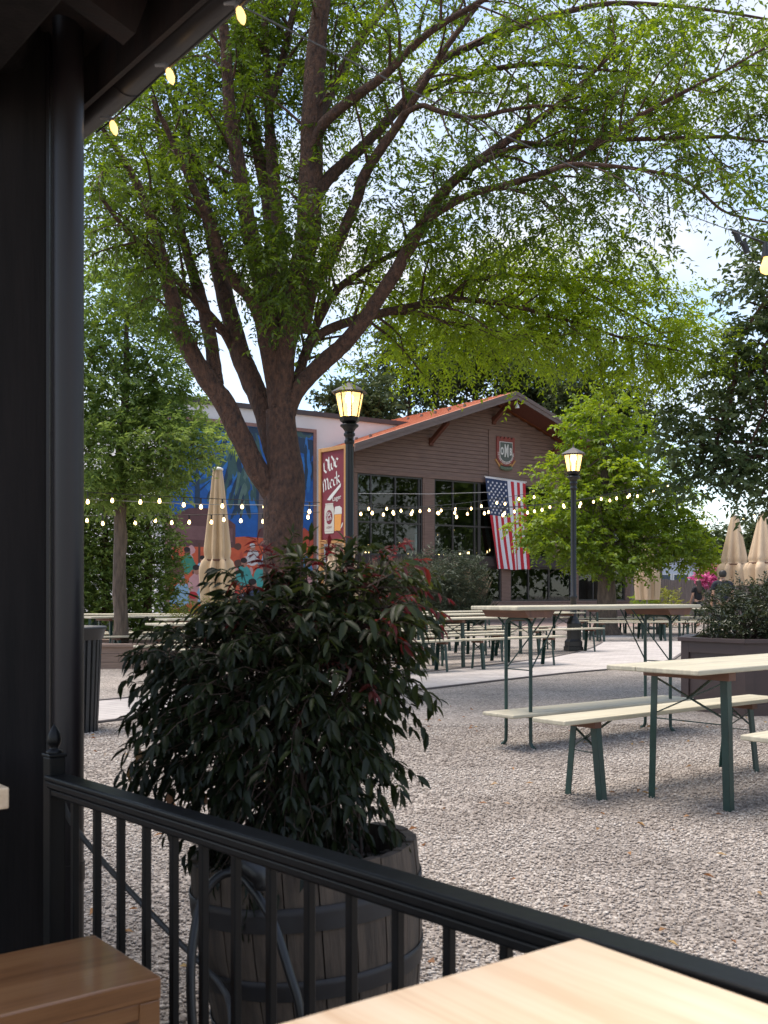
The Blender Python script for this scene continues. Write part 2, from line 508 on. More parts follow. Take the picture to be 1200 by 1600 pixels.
def ground_mat():
    m, N, K, b = new_mat('gravel_bed')
    t = N.new('ShaderNodeTexCoord')
    vo = N.new('ShaderNodeTexVoronoi')
    vo.inputs['Scale'].default_value = 62
    vo.inputs['Randomness'].default_value = 1
    K.new(t.outputs['Object'], vo.inputs['Vector'])
    sp = N.new('ShaderNodeSeparateColor')
    K.new(vo.outputs['Color'], sp.inputs[0])
    r = N.new('ShaderNodeValToRGB')
    e = r.color_ramp.elements
    e[0].color = (0.15, 0.122, 0.106, 1)
    e[1].color = (0.49, 0.44, 0.40, 1)
    x = e.new(0.4)
    x.color = (0.31, 0.268, 0.238, 1)
    x = e.new(0.75)
    x.color = (0.39, 0.342, 0.302, 1)
    K.new(sp.outputs[0], r.inputs['Fac'])
    dk = N.new('ShaderNodeMapRange')          # colour darkens between the stones
    dk.inputs['From Min'].default_value = 0.35
    dk.inputs['From Max'].default_value = 0.8
    dk.inputs['To Min'].default_value = 1.0
    dk.inputs['To Max'].default_value = 0.62
    K.new(vo.outputs['Distance'], dk.inputs['Value'])
    n = N.new('ShaderNodeTexNoise')
    n.inputs['Scale'].default_value = 1.3
    n.inputs['Detail'].default_value = 6
    n.inputs['Roughness'].default_value = 0.65
    K.new(t.outputs['Object'], n.inputs['Vector'])
    nr = N.new('ShaderNodeMapRange')
    nr.inputs['From Min'].default_value = 0.35
    nr.inputs['From Max'].default_value = 0.65
    nr.inputs['To Min'].default_value = 0.72
    nr.inputs['To Max'].default_value = 1.08
    K.new(n.outputs['Fac'], nr.inputs['Value'])
    mu = N.new('ShaderNodeMath')
    mu.operation = 'MULTIPLY'
    K.new(dk.outputs[0], mu.inputs[0])
    K.new(nr.outputs[0], mu.inputs[1])
    mxn = N.new('ShaderNodeVectorMath')
    mxn.operation = 'SCALE'
    K.new(r.outputs[0], mxn.inputs[0])
    K.new(mu.outputs[0], mxn.inputs['Scale'])
    K.new(mxn.outputs[0], b.inputs['Base Color'])
    b.inputs['Roughness'].default_value = 0.9
    bp = N.new('ShaderNodeBump')
    bp.inputs['Strength'].default_value = 0.9
    bp.inputs['Distance'].default_value = 0.012
    bp.invert = True
    K.new(vo.outputs['Distance'], bp.inputs['Height'])
    K.new(bp.outputs[0], b.inputs['Normal'])
    return m


def paver_mat(name, c1, c2, mortar, sx=0.2, sy=0.1, rot=0.0):
    m, N, K, b = new_mat(name)
    t = N.new('ShaderNodeTexCoord')
    mp = N.new('ShaderNodeMapping')
    mp.inputs['Rotation'].default_value = (0, 0, rot)
    K.new(t.outputs['Object'], mp.inputs['Vector'])
    br = N.new('ShaderNodeTexBrick')
    br.inputs['Scale'].default_value = 1
    br.inputs['Brick Width'].default_value = sx
    br.inputs['Row Height'].default_value = sy
    br.inputs['Mortar Size'].default_value = 0.006
    br.inputs['Mortar Smooth'].default_value = 0.3
    br.inputs['Color1'].default_value = (*c1, 1)
    br.inputs['Color2'].default_value = (*c2, 1)
    br.inputs['Mortar'].default_value = (*mortar, 1)
    K.new(mp.outputs[0], br.inputs['Vector'])
    n = N.new('ShaderNodeTexNoise')
    n.inputs['Scale'].default_value = 2.2
    n.inputs['Detail'].default_value = 8
    K.new(t.outputs['Object'], n.inputs['Vector'])
    mr = N.new('ShaderNodeMapRange')
    mr.inputs['From Min'].default_value = 0.3
    mr.inputs['From Max'].default_value = 0.7
    mr.inputs['To Min'].default_value = 0.8
    mr.inputs['To Max'].default_value = 1.1
    K.new(n.outputs['Fac'], mr.inputs['Value'])
    vm = N.new('ShaderNodeVectorMath')
    vm.operation = 'SCALE'
    K.new(br.outputs['Color'], vm.inputs[0])
    K.new(mr.outputs[0], vm.inputs['Scale'])
    K.new(vm.outputs[0], b.inputs['Base Color'])
    b.inputs['Roughness'].default_value = 0.85
    bp = N.new('ShaderNodeBump')
    bp.inputs['Strength'].default_value = 0.5
    bp.inputs['Distance'].default_value = 0.006
    bp.invert = True
    K.new(br.outputs['Fac'], bp.inputs['Height'])
    K.new(bp.outputs[0], b.inputs['Normal'])
    return m


M['gravel'] = ground_mat()
M['paver'] = paver_mat('pale_pavers', (0.43, 0.395, 0.375), (0.375, 0.34, 0.325), (0.25, 0.225, 0.21), 0.3, 0.15, R(33))
M['patio'] = paver_mat('brick_patio', (0.34, 0.24, 0.205), (0.27, 0.19, 0.165), (0.20, 0.16, 0.145), 0.25, 0.12, R(30))
M['slab'] = surf('porch_slab', (0.10, 0.095, 0.09), None, 0.8, 3, bump=0.2)


def glass_mat():
    m, N, K, b = new_mat('window_glass')
    N.remove(b)
    out = [x for x in N if x.type == 'OUTPUT_MATERIAL'][0]
    tr = N.new('ShaderNodeBsdfTransparent')
    tr.inputs[0].default_value = (0.52, 0.58, 0.55, 1)
    gl = N.new('ShaderNodeBsdfGlossy')
    gl.inputs['Roughness'].default_value = 0.02
    gl.inputs[0].default_value = (0.8, 0.85, 0.83, 1)
    mi = N.new('ShaderNodeMixShader')
    mi.inputs[0].default_value = 0.075
    K.new(tr.outputs[0], mi.inputs[1])
    K.new(gl.outputs[0], mi.inputs[2])
    K.new(mi.outputs[0], out.inputs[0])
    return m


M['glass'] = glass_mat()


# ------------------------------------------------------------------ leaves and trees
def nrm(a):
    return a / np.maximum(np.linalg.norm(a, axis=-1, keepdims=True), 1e-9)


def leaf_mesh(name, pos, axis, up, ln, wd, var, mat, parent, fold=0.3, fine=False, curl=0.25):
    """one mesh of many leaf-shaped faces"""
    n = len(pos)
    axis = nrm(axis)
    side = nrm(np.cross(axis, up))
    nor = np.cross(side, axis)
    ln = ln[:, None]
    wd = wd[:, None]
    org = np.array(wloc(parent)) if parent is not None else np.zeros(3)
    pos = pos - org
    if fine:
        def at(t, s, h):
            return pos + axis * ln * t + side * wd * s * 0.5 + nor * (wd * h - ln * curl * t * t)
        V = [at(0, 0, 0), at(0.25, -0.8, fold * .8), at(0.62, -0.75, fold * .75), at(1, 0, 0), at(0.62, 0.75, fold * .75), at(0.25, 0.8, fold * .8),
             at(0.25, 0, 0), at(0.62, 0, 0)]
        faces = [(0, 6, 1), (1, 6, 7, 2), (2, 7, 3), (0, 5, 6), (5, 4, 7, 6), (4, 3, 7)]
    else:
        V = [pos, pos + axis * ln * 0.42 - side * wd * 0.5 + nor * wd * fold, pos + axis * ln - nor * ln * curl * 0.5, pos + axis * ln * 0.42 + side * wd * 0.5 + nor * wd * fold]
        faces = [(0, 1, 2), (0, 2, 3)]
    k = len(V)
    verts = np.stack(V, 1).reshape(-1, 3)
    loops, starts, tot = [], [], []
    base = (np.arange(n) * k)[:, None]
    allf = []
    cnts = [len(f) for f in faces]
    flat = np.concatenate([np.array(f) for f in faces])
    loops = (base + flat[None, :]).reshape(-1)
    totals = np.tile(np.array(cnts), n)
    st = np.concatenate([[0], np.cumsum(totals)[:-1]])
    me = bpy.data.meshes.new(name)
    me.vertices.add(len(verts))
    me.vertices.foreach_set('co', verts.astype(np.float32).ravel())
    me.loops.add(len(loops))
    me.loops.foreach_set('vertex_index', loops.astype(np.int32))
    me.polygons.add(len(totals))
    me.polygons.foreach_set('loop_start', st.astype(np.int32))
    me.polygons.foreach_set('loop_total', totals.astype(np.int32))
    at_ = me.attributes.new('var', 'FLOAT', 'POINT')
    at_.data.foreach_set('value', np.repeat(np.clip(var, 0, 1), k).astype(np.float32))
    me.materials.append(mat)
    me.update(calc_edges=True)
    if fine:
        me.polygons.foreach_set('use_smooth', np.ones(len(totals), dtype=bool))
    o = bpy.data.objects.new(name, me)
    COL.objects.link(o)
    o.parent = parent
    return o


def twig_leaves(p0, dr, tl, K, L0, wr, rng, droop=0.3, spread=0.9, alt=True):
    """K leaves in two ranks along each twig -> arrays"""
    T = len(p0)
    dr = nrm(dr)
    s = (np.arange(K) + 0.6) / K
    s = s[None, :, None] + rng.normal(0, 0.03, (T, K, 1))
    tl_ = tl[:, None, None]
    grav = np.array([0, 0, -1.0])
    pos = p0[:, None, :] + dr[:, None, :] * tl_ * s + grav * (droop * tl_ * s * s * 0.6)
    tang = nrm(dr[:, None, :] + grav * droop * s)
    rv = rng.normal(0, 1, (T, 1, 3)) * [1, 1, 0.35]
    sd = nrm(np.cross(tang, np.array([0, 0, 1.0]) + rv * 0.4))
    sign = np.where(np.arange(K) % 2 == 0, 1.0, -1.0)[None, :, None]
    ax = tang * rng.uniform(0.35, 0.8, (T, K, 1)) + sd * sign * spread + rng.normal(0, 0.28, (T, K, 3)) + grav * droop * 0.5
    up = np.array([0, 0, 1.0]) + rng.normal(0, 0.45, (T, K, 3))
    ln = L0 * rng.uniform(0.65, 1.25, (T, K))
    return pos.reshape(-1, 3), ax.reshape(-1, 3), up.reshape(-1, 3), ln.ravel(), ln.ravel() * wr * rng.uniform(0.8, 1.2, T * K)


def clump_twigs(c, rad, n, rng, shell=0.6):
    """n twig starts and directions in an uneven ellipsoid"""
    v = nrm(rng.normal(0, 1, (n, 3)))
    r = rng.uniform(0, 1, n) ** (1 / 3.0)
    r = np.where(rng.uniform(0, 1, n) < shell, 0.6 + 0.45 * rng.uniform(0, 1, n), r)
    lump = 1 + 0.22 * np.sin(v[:, 0] * 5 + c[0] * 3) * np.cos(v[:, 2] * 6 + c[2] * 2) + 0.12 * np.sin(v[:, 1] * 9 + c[1])
    p = np.array(c) + v * (r * lump)[:, None] * np.array(rad)
    d = v * np.array([1, 1, 0.7]) + rng.normal(0, 0.4, (n, 3))
    return p, d


def branch_pts(a, b, rng, n=6, wob=0.06, sag=0.0):
    a, b = Vector(a), Vector(b)
    ln = (b - a).length
    out = []
    for i in range(n + 1):
        t = i / n
        p = a.lerp(b, t)
        env = math.sin(math.pi * t)
        p += Vector(rng.normal(0, 1, 3)) * ln * wob * env * 0.6 + Vector((0, 0, sag * ln * env))
        out.append(p)
    return out


def clump_tree(name, base, trunk, rad, clumps, leaf, mat, bark, label, group=None, dens=1.0, K=8, tl=0.22, wr=0.5, seed=1, droop=0.25,
               branches=True, cat='tree', nside=8, fine_n=4):
    """trunk: list of points, clumps: (centre, radii, twig count)"""
    rng = np.random.default_rng(seed)
    root = empty(name, base, 0, label, cat, group)
    tb = MB()
    pts, rr = [], []
    for i in range(len(trunk) - 1):
        for j in range(4):
            t = j / 4
            pts.append(Vector(trunk[i]).lerp(Vector(trunk[i + 1]), t) + Vector(rng.normal(0, 0.012, 3)))
            rr.append((rad[i] * (1 - t) + rad[i + 1] * t) * rng.uniform(0.94, 1.06))
    pts.append(Vector(trunk[-1]))
    rr.append(rad[-1])
    rr[0] *= 1.35
    rr[1] *= 1.1
    tb.tube(pts, rr, nside)
    tb.build('trunk', bark, root)
    if branches:
        bb = MB()
        zs = [Vector(p) for p in pts]
        for (c, r, n) in clumps:
            c = Vector(c)
            cand = [p for p in zs if p.z < c.z + 0.2 and p.z > pts[0].z + 0.35 * (pts[-1].z - pts[0].z)] or [zs[-1]]
            s = min(cand, key=lambda p: abs((c.z - p.z) - 0.45 * math.hypot(c.x - p.x, c.y - p.y)))
            ln = (c - s).length
            r0 = min(rad[-1] * 1.2 + 0.012 * ln, 0.02 + 0.018 * ln, 0.045)
            bp_ = branch_pts(s, c, rng, 6, 0.09)
            bb.tube(bp_, np.linspace(r0, r0 * 0.3, len(bp_)), 6)
            for q in range(fine_n):
                e = c + Vector(rng.normal(0, 0.55, 3)) * max(r)
                st = bp_[int(rng.integers(3, 6))]
                b2 = branch_pts(st, e, rng, 4, 0.1)
                bb.tube(b2, np.linspace(r0 * 0.4, r0 * 0.1, len(b2)), 4)
        bb.build('branches', bark, root)
    ps, ds, vs = [], [], []
    for (c, r, n) in clumps:
        p, d = clump_twigs(c, r, max(3, int(n * dens)), rng)
        ps.append(p)
        ds.append(d)
        vs.append(np.full(len(p), rng.uniform(0.3, 0.7)))
    p = np.concatenate(ps)
    d = np.concatenate(ds)
    v = np.repeat(np.concatenate(vs), K)
    A = twig_leaves(p, d, np.full(len(p), tl) * rng.uniform(0.7, 1.3, len(p)), K, leaf, wr, rng, droop)
    leaf_mesh('crown', *A, v + rng.normal(0, 0.16, len(v)), mat, root)
    return root


# ------------------------------------------------------------------ ground, path
U = Vector((0.788, 0.616, 0))             # the beer garden's own axis: tables, rail and path follow it
V_ = Vector((-0.616, 0.788, 0))

g = MB()
g.add([(-250, -60, 0), (250, -60, 0), (250, 600, 0), (-250, 600, 0)], [(0, 1, 2, 3)])
tag(g.build('gravel_ground', M['gravel']), None, None, kind='structure')


def sheet(name, pts, z, mat):
    bm = bmesh.new()
    vs = [bm.verts.new((p.x, p.y, z)) for p in pts]
    f = bm.faces.new(vs)
    if f.normal.z < 0 or f.calc_area() == 0:
        f.normal_flip()
    bmesh.ops.triangulate(bm, faces=[f])
    me = bpy.data.meshes.new(name)
    bm.to_mesh(me)
    bm.free()
    me.materials.append(mat)
    o = bpy.data.objects.new(name, me)
    COL.objects.link(o)
    tag(o, None, None, kind='structure')
    return o


low = [(-250, 1180), (150, 1130), (215, 1122), (450, 1099), (670, 1077), (780, 1064), (880, 1053), (960, 1046), (1020, 1039), (1052, 1031), (1066, 1021),
       (1076, 1010), (1100, 1003), (1300, 998)]
up_ = [(1300, 991), (1060, 998), (1000, 996), (960, 991), (935, 985), (905, 980), (860, 979), (880, 985), (915, 990), (938, 997), (940, 1005), (925, 1013), (900, 1020),
       (860, 1028), (800, 1036), (740, 1043), (655, 1052), (400, 1074), (150, 1096), (-250, 1128)]
lowP = [G(*p) for p in low]
upP = [G(*p) for p in up_]
sheet('paved_path', lowP + upP, 0.008, M['paver'])
kb = MB()
for line in (lowP[:12], upP[7:]):
    for a, b in zip(line[:-1], line[1:]):
        a = a + Vector((0, 0, 0.012))
        b = b + Vector((0, 0, 0.012))
        kb.bar(a, b, 0.05, 0.016, (0, 0, 1).__class__((1, 0, 0)) if abs((b - a).x) < abs((b - a).y) else (0, 1, 0))
tag(kb.build('path_edging', surf('dark_edging', (0.12, 0.10, 0.095), None, 0.8, 10)), None, None, kind='structure')

# loose stones near the viewer: real little pebbles lying on the gravel
def gravel_stones():
    rng = np.random.default_rng(5)
    bm = bmesh.new()
    bmesh.ops.create_icosphere(bm, subdivisions=1, radius=1)
    bv = np.array([v.co[:] for v in bm.verts])
    bf = np.array([[v.index for v in f.verts] for f in bm.faces])
    bm.free()
    n = 105000
    d = 2.4 + (9.6 - 2.4) * rng.uniform(0, 1, n) ** 0.85
    px = rng.uniform(40, 1230, n)
    x = (px - 600) / F * d
    keep = ~((((x + 0.18) ** 2 + (d - 2.85) ** 2) < 0.28 ** 2))
    rail = (x + 0.843) * 0.745 + (d - 2.7) * 0.667
    keep &= rail > 0.05
    lowline = np.interp(x, [p.x for p in lowP], [p.y for p in lowP])
    keep &= d < lowline - 0.05
    x, d = x[keep], d[keep]
    n = len(x)
    from mathutils import noise
    patch = np.array([noise.noise(Vector((a_ * 1.1, b_ * 1.1, 0))) + 0.6 * noise.noise(Vector((a_ * 3.1, b_ * 3.1, 4))) for a_, b_ in zip(x, d)])
    patch = np.clip(patch * 1.3 + 0.62, 0, 1)
    keep = rng.uniform(0, 1, n) < 0.62 + 0.38 * patch
    x, d, patch = x[keep], d[keep], patch[keep]
    n = len(x)
    s = rng.uniform(0.0030, 0.0082, n) * (1 + 0.035 * d)
    # per-stone shape
    sc = rng.uniform(0.55, 1.3, (n, 1, 3)) * [1, 1, 0.62]
    a = rng.uniform(0, 2 * np.pi, n)
    c_, s_ = np.cos(a), np.sin(a)
    vv = bv[None] * sc * s[:, None, None] * (1 + rng.normal(0, 0.13, (n, len(bv), 1)))
    X = vv[..., 0] * c_[:, None] - vv[..., 1] * s_[:, None] + x[:, None]
    Y = vv[..., 0] * s_[:, None] + vv[..., 1] * c_[:, None] + d[:, None]
    Z = vv[..., 2] + rng.uniform(0.000, 0.007, n)[:, None]
    verts = np.stack([X, Y, Z], -1).reshape(-1, 3)
    faces = (bf[None] + (np.arange(n) * len(bv))[:, None, None]).reshape(-1, 3)
    me = bpy.data.meshes.new('gravel')
    me.vertices.add(len(verts))
    me.vertices.foreach_set('co', verts.astype(np.float32).ravel())
    me.loops.add(faces.size)
    me.loops.foreach_set('vertex_index', faces.astype(np.int32).ravel())
    me.polygons.add(len(faces))
    me.polygons.foreach_set('loop_start', (np.arange(len(faces)) * 3).astype(np.int32))
    me.polygons.foreach_set('loop_total', np.full(len(faces), 3, dtype=np.int32))
    at_ = me.attributes.new('var', 'FLOAT', 'POINT')
    at_.data.foreach_set('value', np.repeat(np.clip(rng.uniform(0, 1, n) * (0.55 + 0.45 * patch) - 0.12 + 0.22 * patch, 0, 1), len(bv)).astype(np.float32))
    m, N, K, b = new_mat('pebbles')
    at = N.new('ShaderNodeAttribute')
    at.attribute_name = 'var'
    r = N.new('ShaderNodeValToRGB')
    e = r.color_ramp.elements
    e[0].color = (0.19, 0.156, 0.132, 1)
    e[1].color = (0.50, 0.455, 0.41, 1)
    q = e.new(0.35)
    q.color = (0.30, 0.26, 0.23, 1)
    q = e.new(0.7)
    q.color = (0.39, 0.342, 0.302, 1)
    K.new(at.outputs['Fac'], r.inputs[0])
    K.new(r.outputs[0], b.inputs['Base Color'])
    b.inputs['Roughness'].default_value = 0.85
    me.materials.append(m)
    me.update(calc_edges=True)
    o = bpy.data.objects.new('gravel', me)
    COL.objects.link(o)
    tag(o, 'loose grey and tan gravel stones covering the yard', 'gravel', kind='stuff')


gravel_stones()

# ------------------------------------------------------------------ porch (dark roofed structure round the viewer)
RA = Vector((-0.843, 2.70, 0))            # rail start (left post)
RD = Vector((0.667, -0.745, 0))           # rail direction, towards the viewer's right
RN = Vector((-0.745, -0.667, 0))          # inwards, under the roof
UP = Vector((0, 0, 1))
porch = empty('porch', P(40, 1480, 3.0) * Vector((1, 1, 0)) if False else Vector((-1.05, 3.0, 0)), 0,
              'dark timber porch with round gutter and downspout framing the left side', 'porch')
pm = MB()
PX1 = (80 - 600) / F * 3.0
pm.box(PX1 - 0.42, PX1, 2.98, 3.27, 0, 3.0)
pm.build('post', M['post'], porch, 0.012)
pm = MB()
pm.box(PX1 - 0.006, PX1 + 0.003, 2.974, 2.983, 0, 3.0)
pm.build('edge_highlight', M['pipe'], porch)  # glossy strip added as the highlight along the post's edge
# bracket near the top of the post
pm = MB()
bx = [(-0.42, 2.64), (-0.42, 2.9), (0.0, 2.9), (-0.02, 2.78), (-0.045, 2.715), (-0.07, 2.675), (-0.11, 2.66)]
pm.prism([(PX1 + a, 2.88, b) for a, b in bx], (0, 0.095, 0))
pm.build('bracket', M['post'], porch, 0.006)
# downspout
dp = MB()
c = P(107, 0, 2.93)
dp.tube([(c.x, c.y, 0.12), (c.x, c.y, 2.97)], 0.0415, 32)
dp.tube([(c.x, c.y, 0.40), (c.x, c.y, 0.45)], 0.0445, 32)
dp.build('downspout', M['pipe'], porch)
# gutter parallel to the rail
ga = P(118, 178, 3.27)
gb = P(375, -22, 2.5)
gdir = (gb - ga)
gdir.z = 0
gdir.normalize()
gz = 2.655
GA = Vector((ga.x, ga.y, gz)) - gdir * 2.2
GB = Vector((ga.x, ga.y, gz)) + gdir * 1.75
gm = MB()
gm.tube([GA, GB], 0.053, 24)
gm.build('gutter', M['gutter'], porch)
gin = Vector((-gdir.y, gdir.x, 0))
if gin.dot(Vector((0, 0, 0)) - ga) < 0:
    gin = -gin
fm = MB()
fm.obox((GA + GB) / 2 + gin * 0.062 + UP * 0.05, (GB - GA) / 2, gin * 0.0075, UP * 0.10)
fm.build('fascia', M['soffit'], porch)
for k in range(3):
    t = 1.55 + k * 1.0
    q = GA + gdir * t
    gm = MB()
    gm.tube([q + gdir * (0.02 * i) for i in (-1, 1)], 0.0555, 24)
    gm.build('gutter_strap', M['gutter'], porch)
# roof boards rising inwards, rafters below
sl = 0.36
pm = MB()
a0 = GA + gin * 0.03 + UP * 0.07 - gdir * 1
b0 = GB + gin * 0.03 + UP * 0.07
W_ = 2.3
up_in = gin * W_ + UP * W_ * sl
pm.prism([a0, b0, b0 + up_in, a0 + up_in], UP * 0.08)
pm.build('roof_boards', M['soffit'], porch)
for k in range(4):
    t = 1.25 + k * 0.8
    q = GA + gdir * t + gin * 0.10 + UP * 0.02
    e = q + gin * 2.15 + UP * 2.15 * sl
    rm = MB()
    rm.bar(q, e, 0.07, 0.15, gdir)
    rm.build('rafter', M['soffit'], porch)
rm = MB()
q = GA + gin * 0.42 + UP * 0.02
rm.bar(q, q + gdir * 3.9, 0.14, 0.22, gin)
rm.build('beam', M['post'], porch, 0.01)
# slab under the porch
s0 = RA - RD * 3
sheet('porch_floor', [s0 + RN * 0.0, s0 + RD * 8, s0 + RD * 8 + RN * 6, s0 + RN * 6], 0.02, M['slab'])

# railing
RZ = 0.742
rail = empty('railing', RA, 0, 'black iron railing with straight balusters crossing the bottom of the view', 'railing')
rm = MB()
rp = [RA + RD * t + UP * (RZ - 0.014) for t in np.linspace(0.0, 3.4, 2)]
rm.bar(rp[0], rp[1], 0.056, 0.015, RN)
rm.bar(rp[0] - UP * 0.017, rp[1] - UP * 0.017, 0.046, 0.020, RN)
rm.bar(rp[0] - UP * 0.036, rp[1] - UP * 0.036, 0.038, 0.019, RN)
rm.build('top_rail', M['iron'], rail, 0.005, segs=3)
rm = MB()
rm.bar(RA + UP * 0.08, RA + RD * 3.4 + UP * 0.08, 0.03, 0.016, RN)
rm.build('bottom_rail', M['iron'], rail, 0.003)
for k in range(28):
    q = RA + RD * (0.118 * (k + 1))
    bm_ = MB()
    bm_.obox(q + UP * (RZ - 0.055) / 2 + UP * 0.005, RD * 0.0085, RN * 0.0085, UP * (RZ - 0.06) / 2)
    bm_.build('baluster', M['iron'], rail, 0.002, segs=1)
pm = MB()
pm.obox(RA + UP * 0.39, RD * 0.021, RN * 0.021, UP * 0.39)
pm.obox(RA + UP * 0.784, RD * 0.024, RN * 0.024, UP * 0.005)
po = pm.build('post', M['iron'], rail, 0.003)
fm = MB()
fm.lathe([(0.020, 0.789), (0.021, 0.794), (0.012, 0.799), (0.010, 0.803), (0.016, 0.812), (0.0175, 0.822), (0.0155, 0.836), (0.009, 0.850), (0.001, 0.862)], (RA.x, RA.y, 0), 20)
fm.build('finial', M['iron'], po)

# cable and hose behind the rail
cm = MB()
cp = [P(92, 1236, 2.80), P(112, 1285, 2.80), P(160, 1345, 2.78), P(215, 1405, 2.74), P(270, 1462, 2.70), P(320, 1512, 2.66), P(345, 1540, 2.60), P(360, 1580, 2.5), P(365, 1700, 2.45)]


def smooth_pts(pts, n=6):
    pts = [Vector(p) for p in pts]
    out = []
    for i in range(len(pts) - 1):
        p0, p1, p2, p3 = pts[max(i - 1, 0)], pts[i], pts[i + 1], pts[min(i + 2, len(pts) - 1)]
        for j in range(n):
            t = j / n
            out.append(0.5 * ((2 * p1) + (p2 - p0) * t + (2 * p0 - 5 * p1 + 4 * p2 - p3) * t * t + (3 * p1 - p0 - 3 * p2 + p3) * t ** 3))
    out.append(pts[-1])
    return out


cm.tube(smooth_pts(cp), 0.0075, 10)
tag(cm.build('cable', M['cord']), 'grey cable slanting down from the rail post to the barrel', 'cable')
hose = empty('garden_hose', G(380, 1745), 0, 'black garden hose looped over the barrel rim with a nozzle', 'hose')
hm = MB()
hp = [P(330, 1760, 2.32), P(305, 1640, 2.33), P(298, 1540, 2.36), P(303, 1460, 2.40), P(318, 1400, 2.44), P(345, 1368, 2.46), P(372, 1366, 2.46), P(395, 1390, 2.44), P(415, 1420, 2.42),
      P(432, 1455, 2.38), P(452, 1520, 2.34), P(468, 1575, 2.32), P(470, 1640, 2.31), P(440, 1740, 2.3)]
hm.tube(smooth_pts(hp), 0.0105, 12)
hm.build('hose_tube', M['hose'], hose)
hm = MB()
hm.tube(smooth_pts([P(366, 1362, 2.43), P(385, 1352, 2.42), P(405, 1368, 2.41), P(412, 1390, 2.41)], 4), [0.016] * 4 + [0.026] * 5 + [0.022] * 3 + [0.012], 12)
hm.build('nozzle', M['hose'], hose)

# ------------------------------------------------------------------ foreground furniture
tb = empty('porch_table', Vector((0.254, 1.375, 0)) + Vector((-0.8, -0.6, 0)) * 0.4 + Vector((0.6, -0.8, 0)) * 0.7, 0,
           'pale varnished wooden table filling the bottom right corner by the rail', 'table')
A_, B_ = Vector((-0.8, -0.6, 0)), Vector((0.6, -0.8, 0))
CO = Vector((0.254, 1.375, 0))
tm = MB()
nb = 1
for k in range(nb):
    wdt = 0.80 / nb
    c = CO + A_ * (wdt * (k + 0.5)) + B_ * 0.75 + UP * 0.7275
    tm.obox(c, A_ * (wdt / 2 - 0.0002), B_ * 0.75, UP * 0.0225)
tm.build('tabletop', M['tabletop'], tb, 0.003)
tm = MB()
tm.obox(CO + A_ * 0.4 + B_ * 0.75 + UP * 0.665, A_ * 0.3, B_ * 0.6, UP * 0.04)
tm.build('apron', M['benchwood'], tb)
for i in (0.12, 0.68):
    for j in (0.15, 1.35):
        tm = MB()
        tm.obox(CO + A_ * i + B_ * j + UP * 0.3225, A_ * 0.035, B_ * 0.035, UP * 0.3025)
        tm.build('leg', M['benchwood'], tb, 0.004)

# oak bench on the left (seat with slab ends)
BC = Vector((-0.434, 2.06, 0))
bu, bv_ = Vector((-0.79, -0.61, 0)), Vector((-0.62, 0.785, 0))
bn = empty('porch_bench', BC + bu * 0.7 + bv_ * 0.16, 0, 'glossy brown oak bench in the bottom left corner against the rail', 'bench')
tm = MB()
tm.obox(BC + bu * 0.7 + bv_ * 0.162 + UP * 0.428, bu * 0.7, bv_ * 0.162, UP * 0.022)
tm.build('seat', M['benchwood'], bn, 0.004)
for t in (0.022, 1.378):
    tm = MB()
    tm.obox(BC + bu * t + bv_ * 0.162 + UP * 0.2125, bu * 0.0215, bv_ * 0.158, UP * 0.1925)
    tm.build('leg_panel', M['benchwood'], bn, 0.003)
tm = MB()
tm.obox(BC + bu * 0.7 + bv_ * 0.02 + UP * 0.389, bu * 0.656, bv_ * 0.014, UP * 0.016)
tm.build('apron', M['benchwood'], bn, 0.002)

# edge of a second table on the far left
t2 = empty('side_table', Vector((-1.45, 2.2, 0)), 0, 'pale wooden table end just entering the left edge', 'table')
tm = MB()
c0 = Vector((-0.862, 2.43, 0))
tm.obox(c0 + bu * 0.6 + bv_ * 0.3 + UP * 0.726, bu * 0.6, bv_ * 0.3, UP * 0.025)
tm.build('tabletop', M['tabletop'], t2, 0.004)
for i in (0.12, 1.08):
    for j in (0.06, 0.54):
        tm = MB()
        tm.obox(c0 + bu * i + bv_ * j + UP * 0.361, bu * 0.03, bv_ * 0.03, UP * 0.34)
        tm.build('leg', M['benchwood'], t2)

# ------------------------------------------------------------------ barrel planter and nandina
BX, BY = -0.178, 2.86
barrel = empty('barrel_planter', (BX, BY, 0), 0, 'weathered half whiskey barrel planter with dark metal hoops behind the railing', 'planter')
barrel.rotation_euler = (R(-1.0), R(-4.5), 0)


def brad(z):
    return 0.262 + 0.048 * math.sin(min(z / 0.52, 1) * math.pi * 0.62)


NS = 22
sm_ = MB()
for k in range(NS):
    a0 = 2 * math.pi * k / NS + 0.05
    a1 = 2 * math.pi * (k + 1) / NS + 0.05 - 0.012
    zt = 0.515 + random.uniform(-0.006, 0.006)
    zz = [0.0, 0.1, 0.2, 0.3, 0.4, zt]
    off = random.uniform(-0.003, 0.003)
    vs = []
    for z in zz:
        for a in (a0, (a0 + a1) / 2, a1):
            r = brad(z) + off
            vs.append((r * math.cos(a), r * math.sin(a), z))
    for z in zz:
        for a in (a0, (a0 + a1) / 2, a1):
            r = brad(z) + off - 0.028
            vs.append((r * math.cos(a), r * math.sin(a), z))
    n = 18
    fs = []
    for i in range(5):
        for j in range(2):
            q = i * 3 + j
            fs.append((q, q + 1, q + 4, q + 3))
            fs.append((n + q + 1, n + q, n + q + 3, n + q + 4))
    for i in range(5):
        fs.append((i * 3, (i + 1) * 3, n + (i + 1) * 3, n + i * 3))
        fs.append((i * 3 + 2, n + i * 3 + 2, n + (i + 1) * 3 + 2, (i + 1) * 3 + 2))
    fs.append((15, 16, n + 16, n + 15))
    fs.append((16, 17, n + 17, n + 16))
    sm_.add(vs, fs)
sm_.build('staves', M['stave'], barrel, local=True)
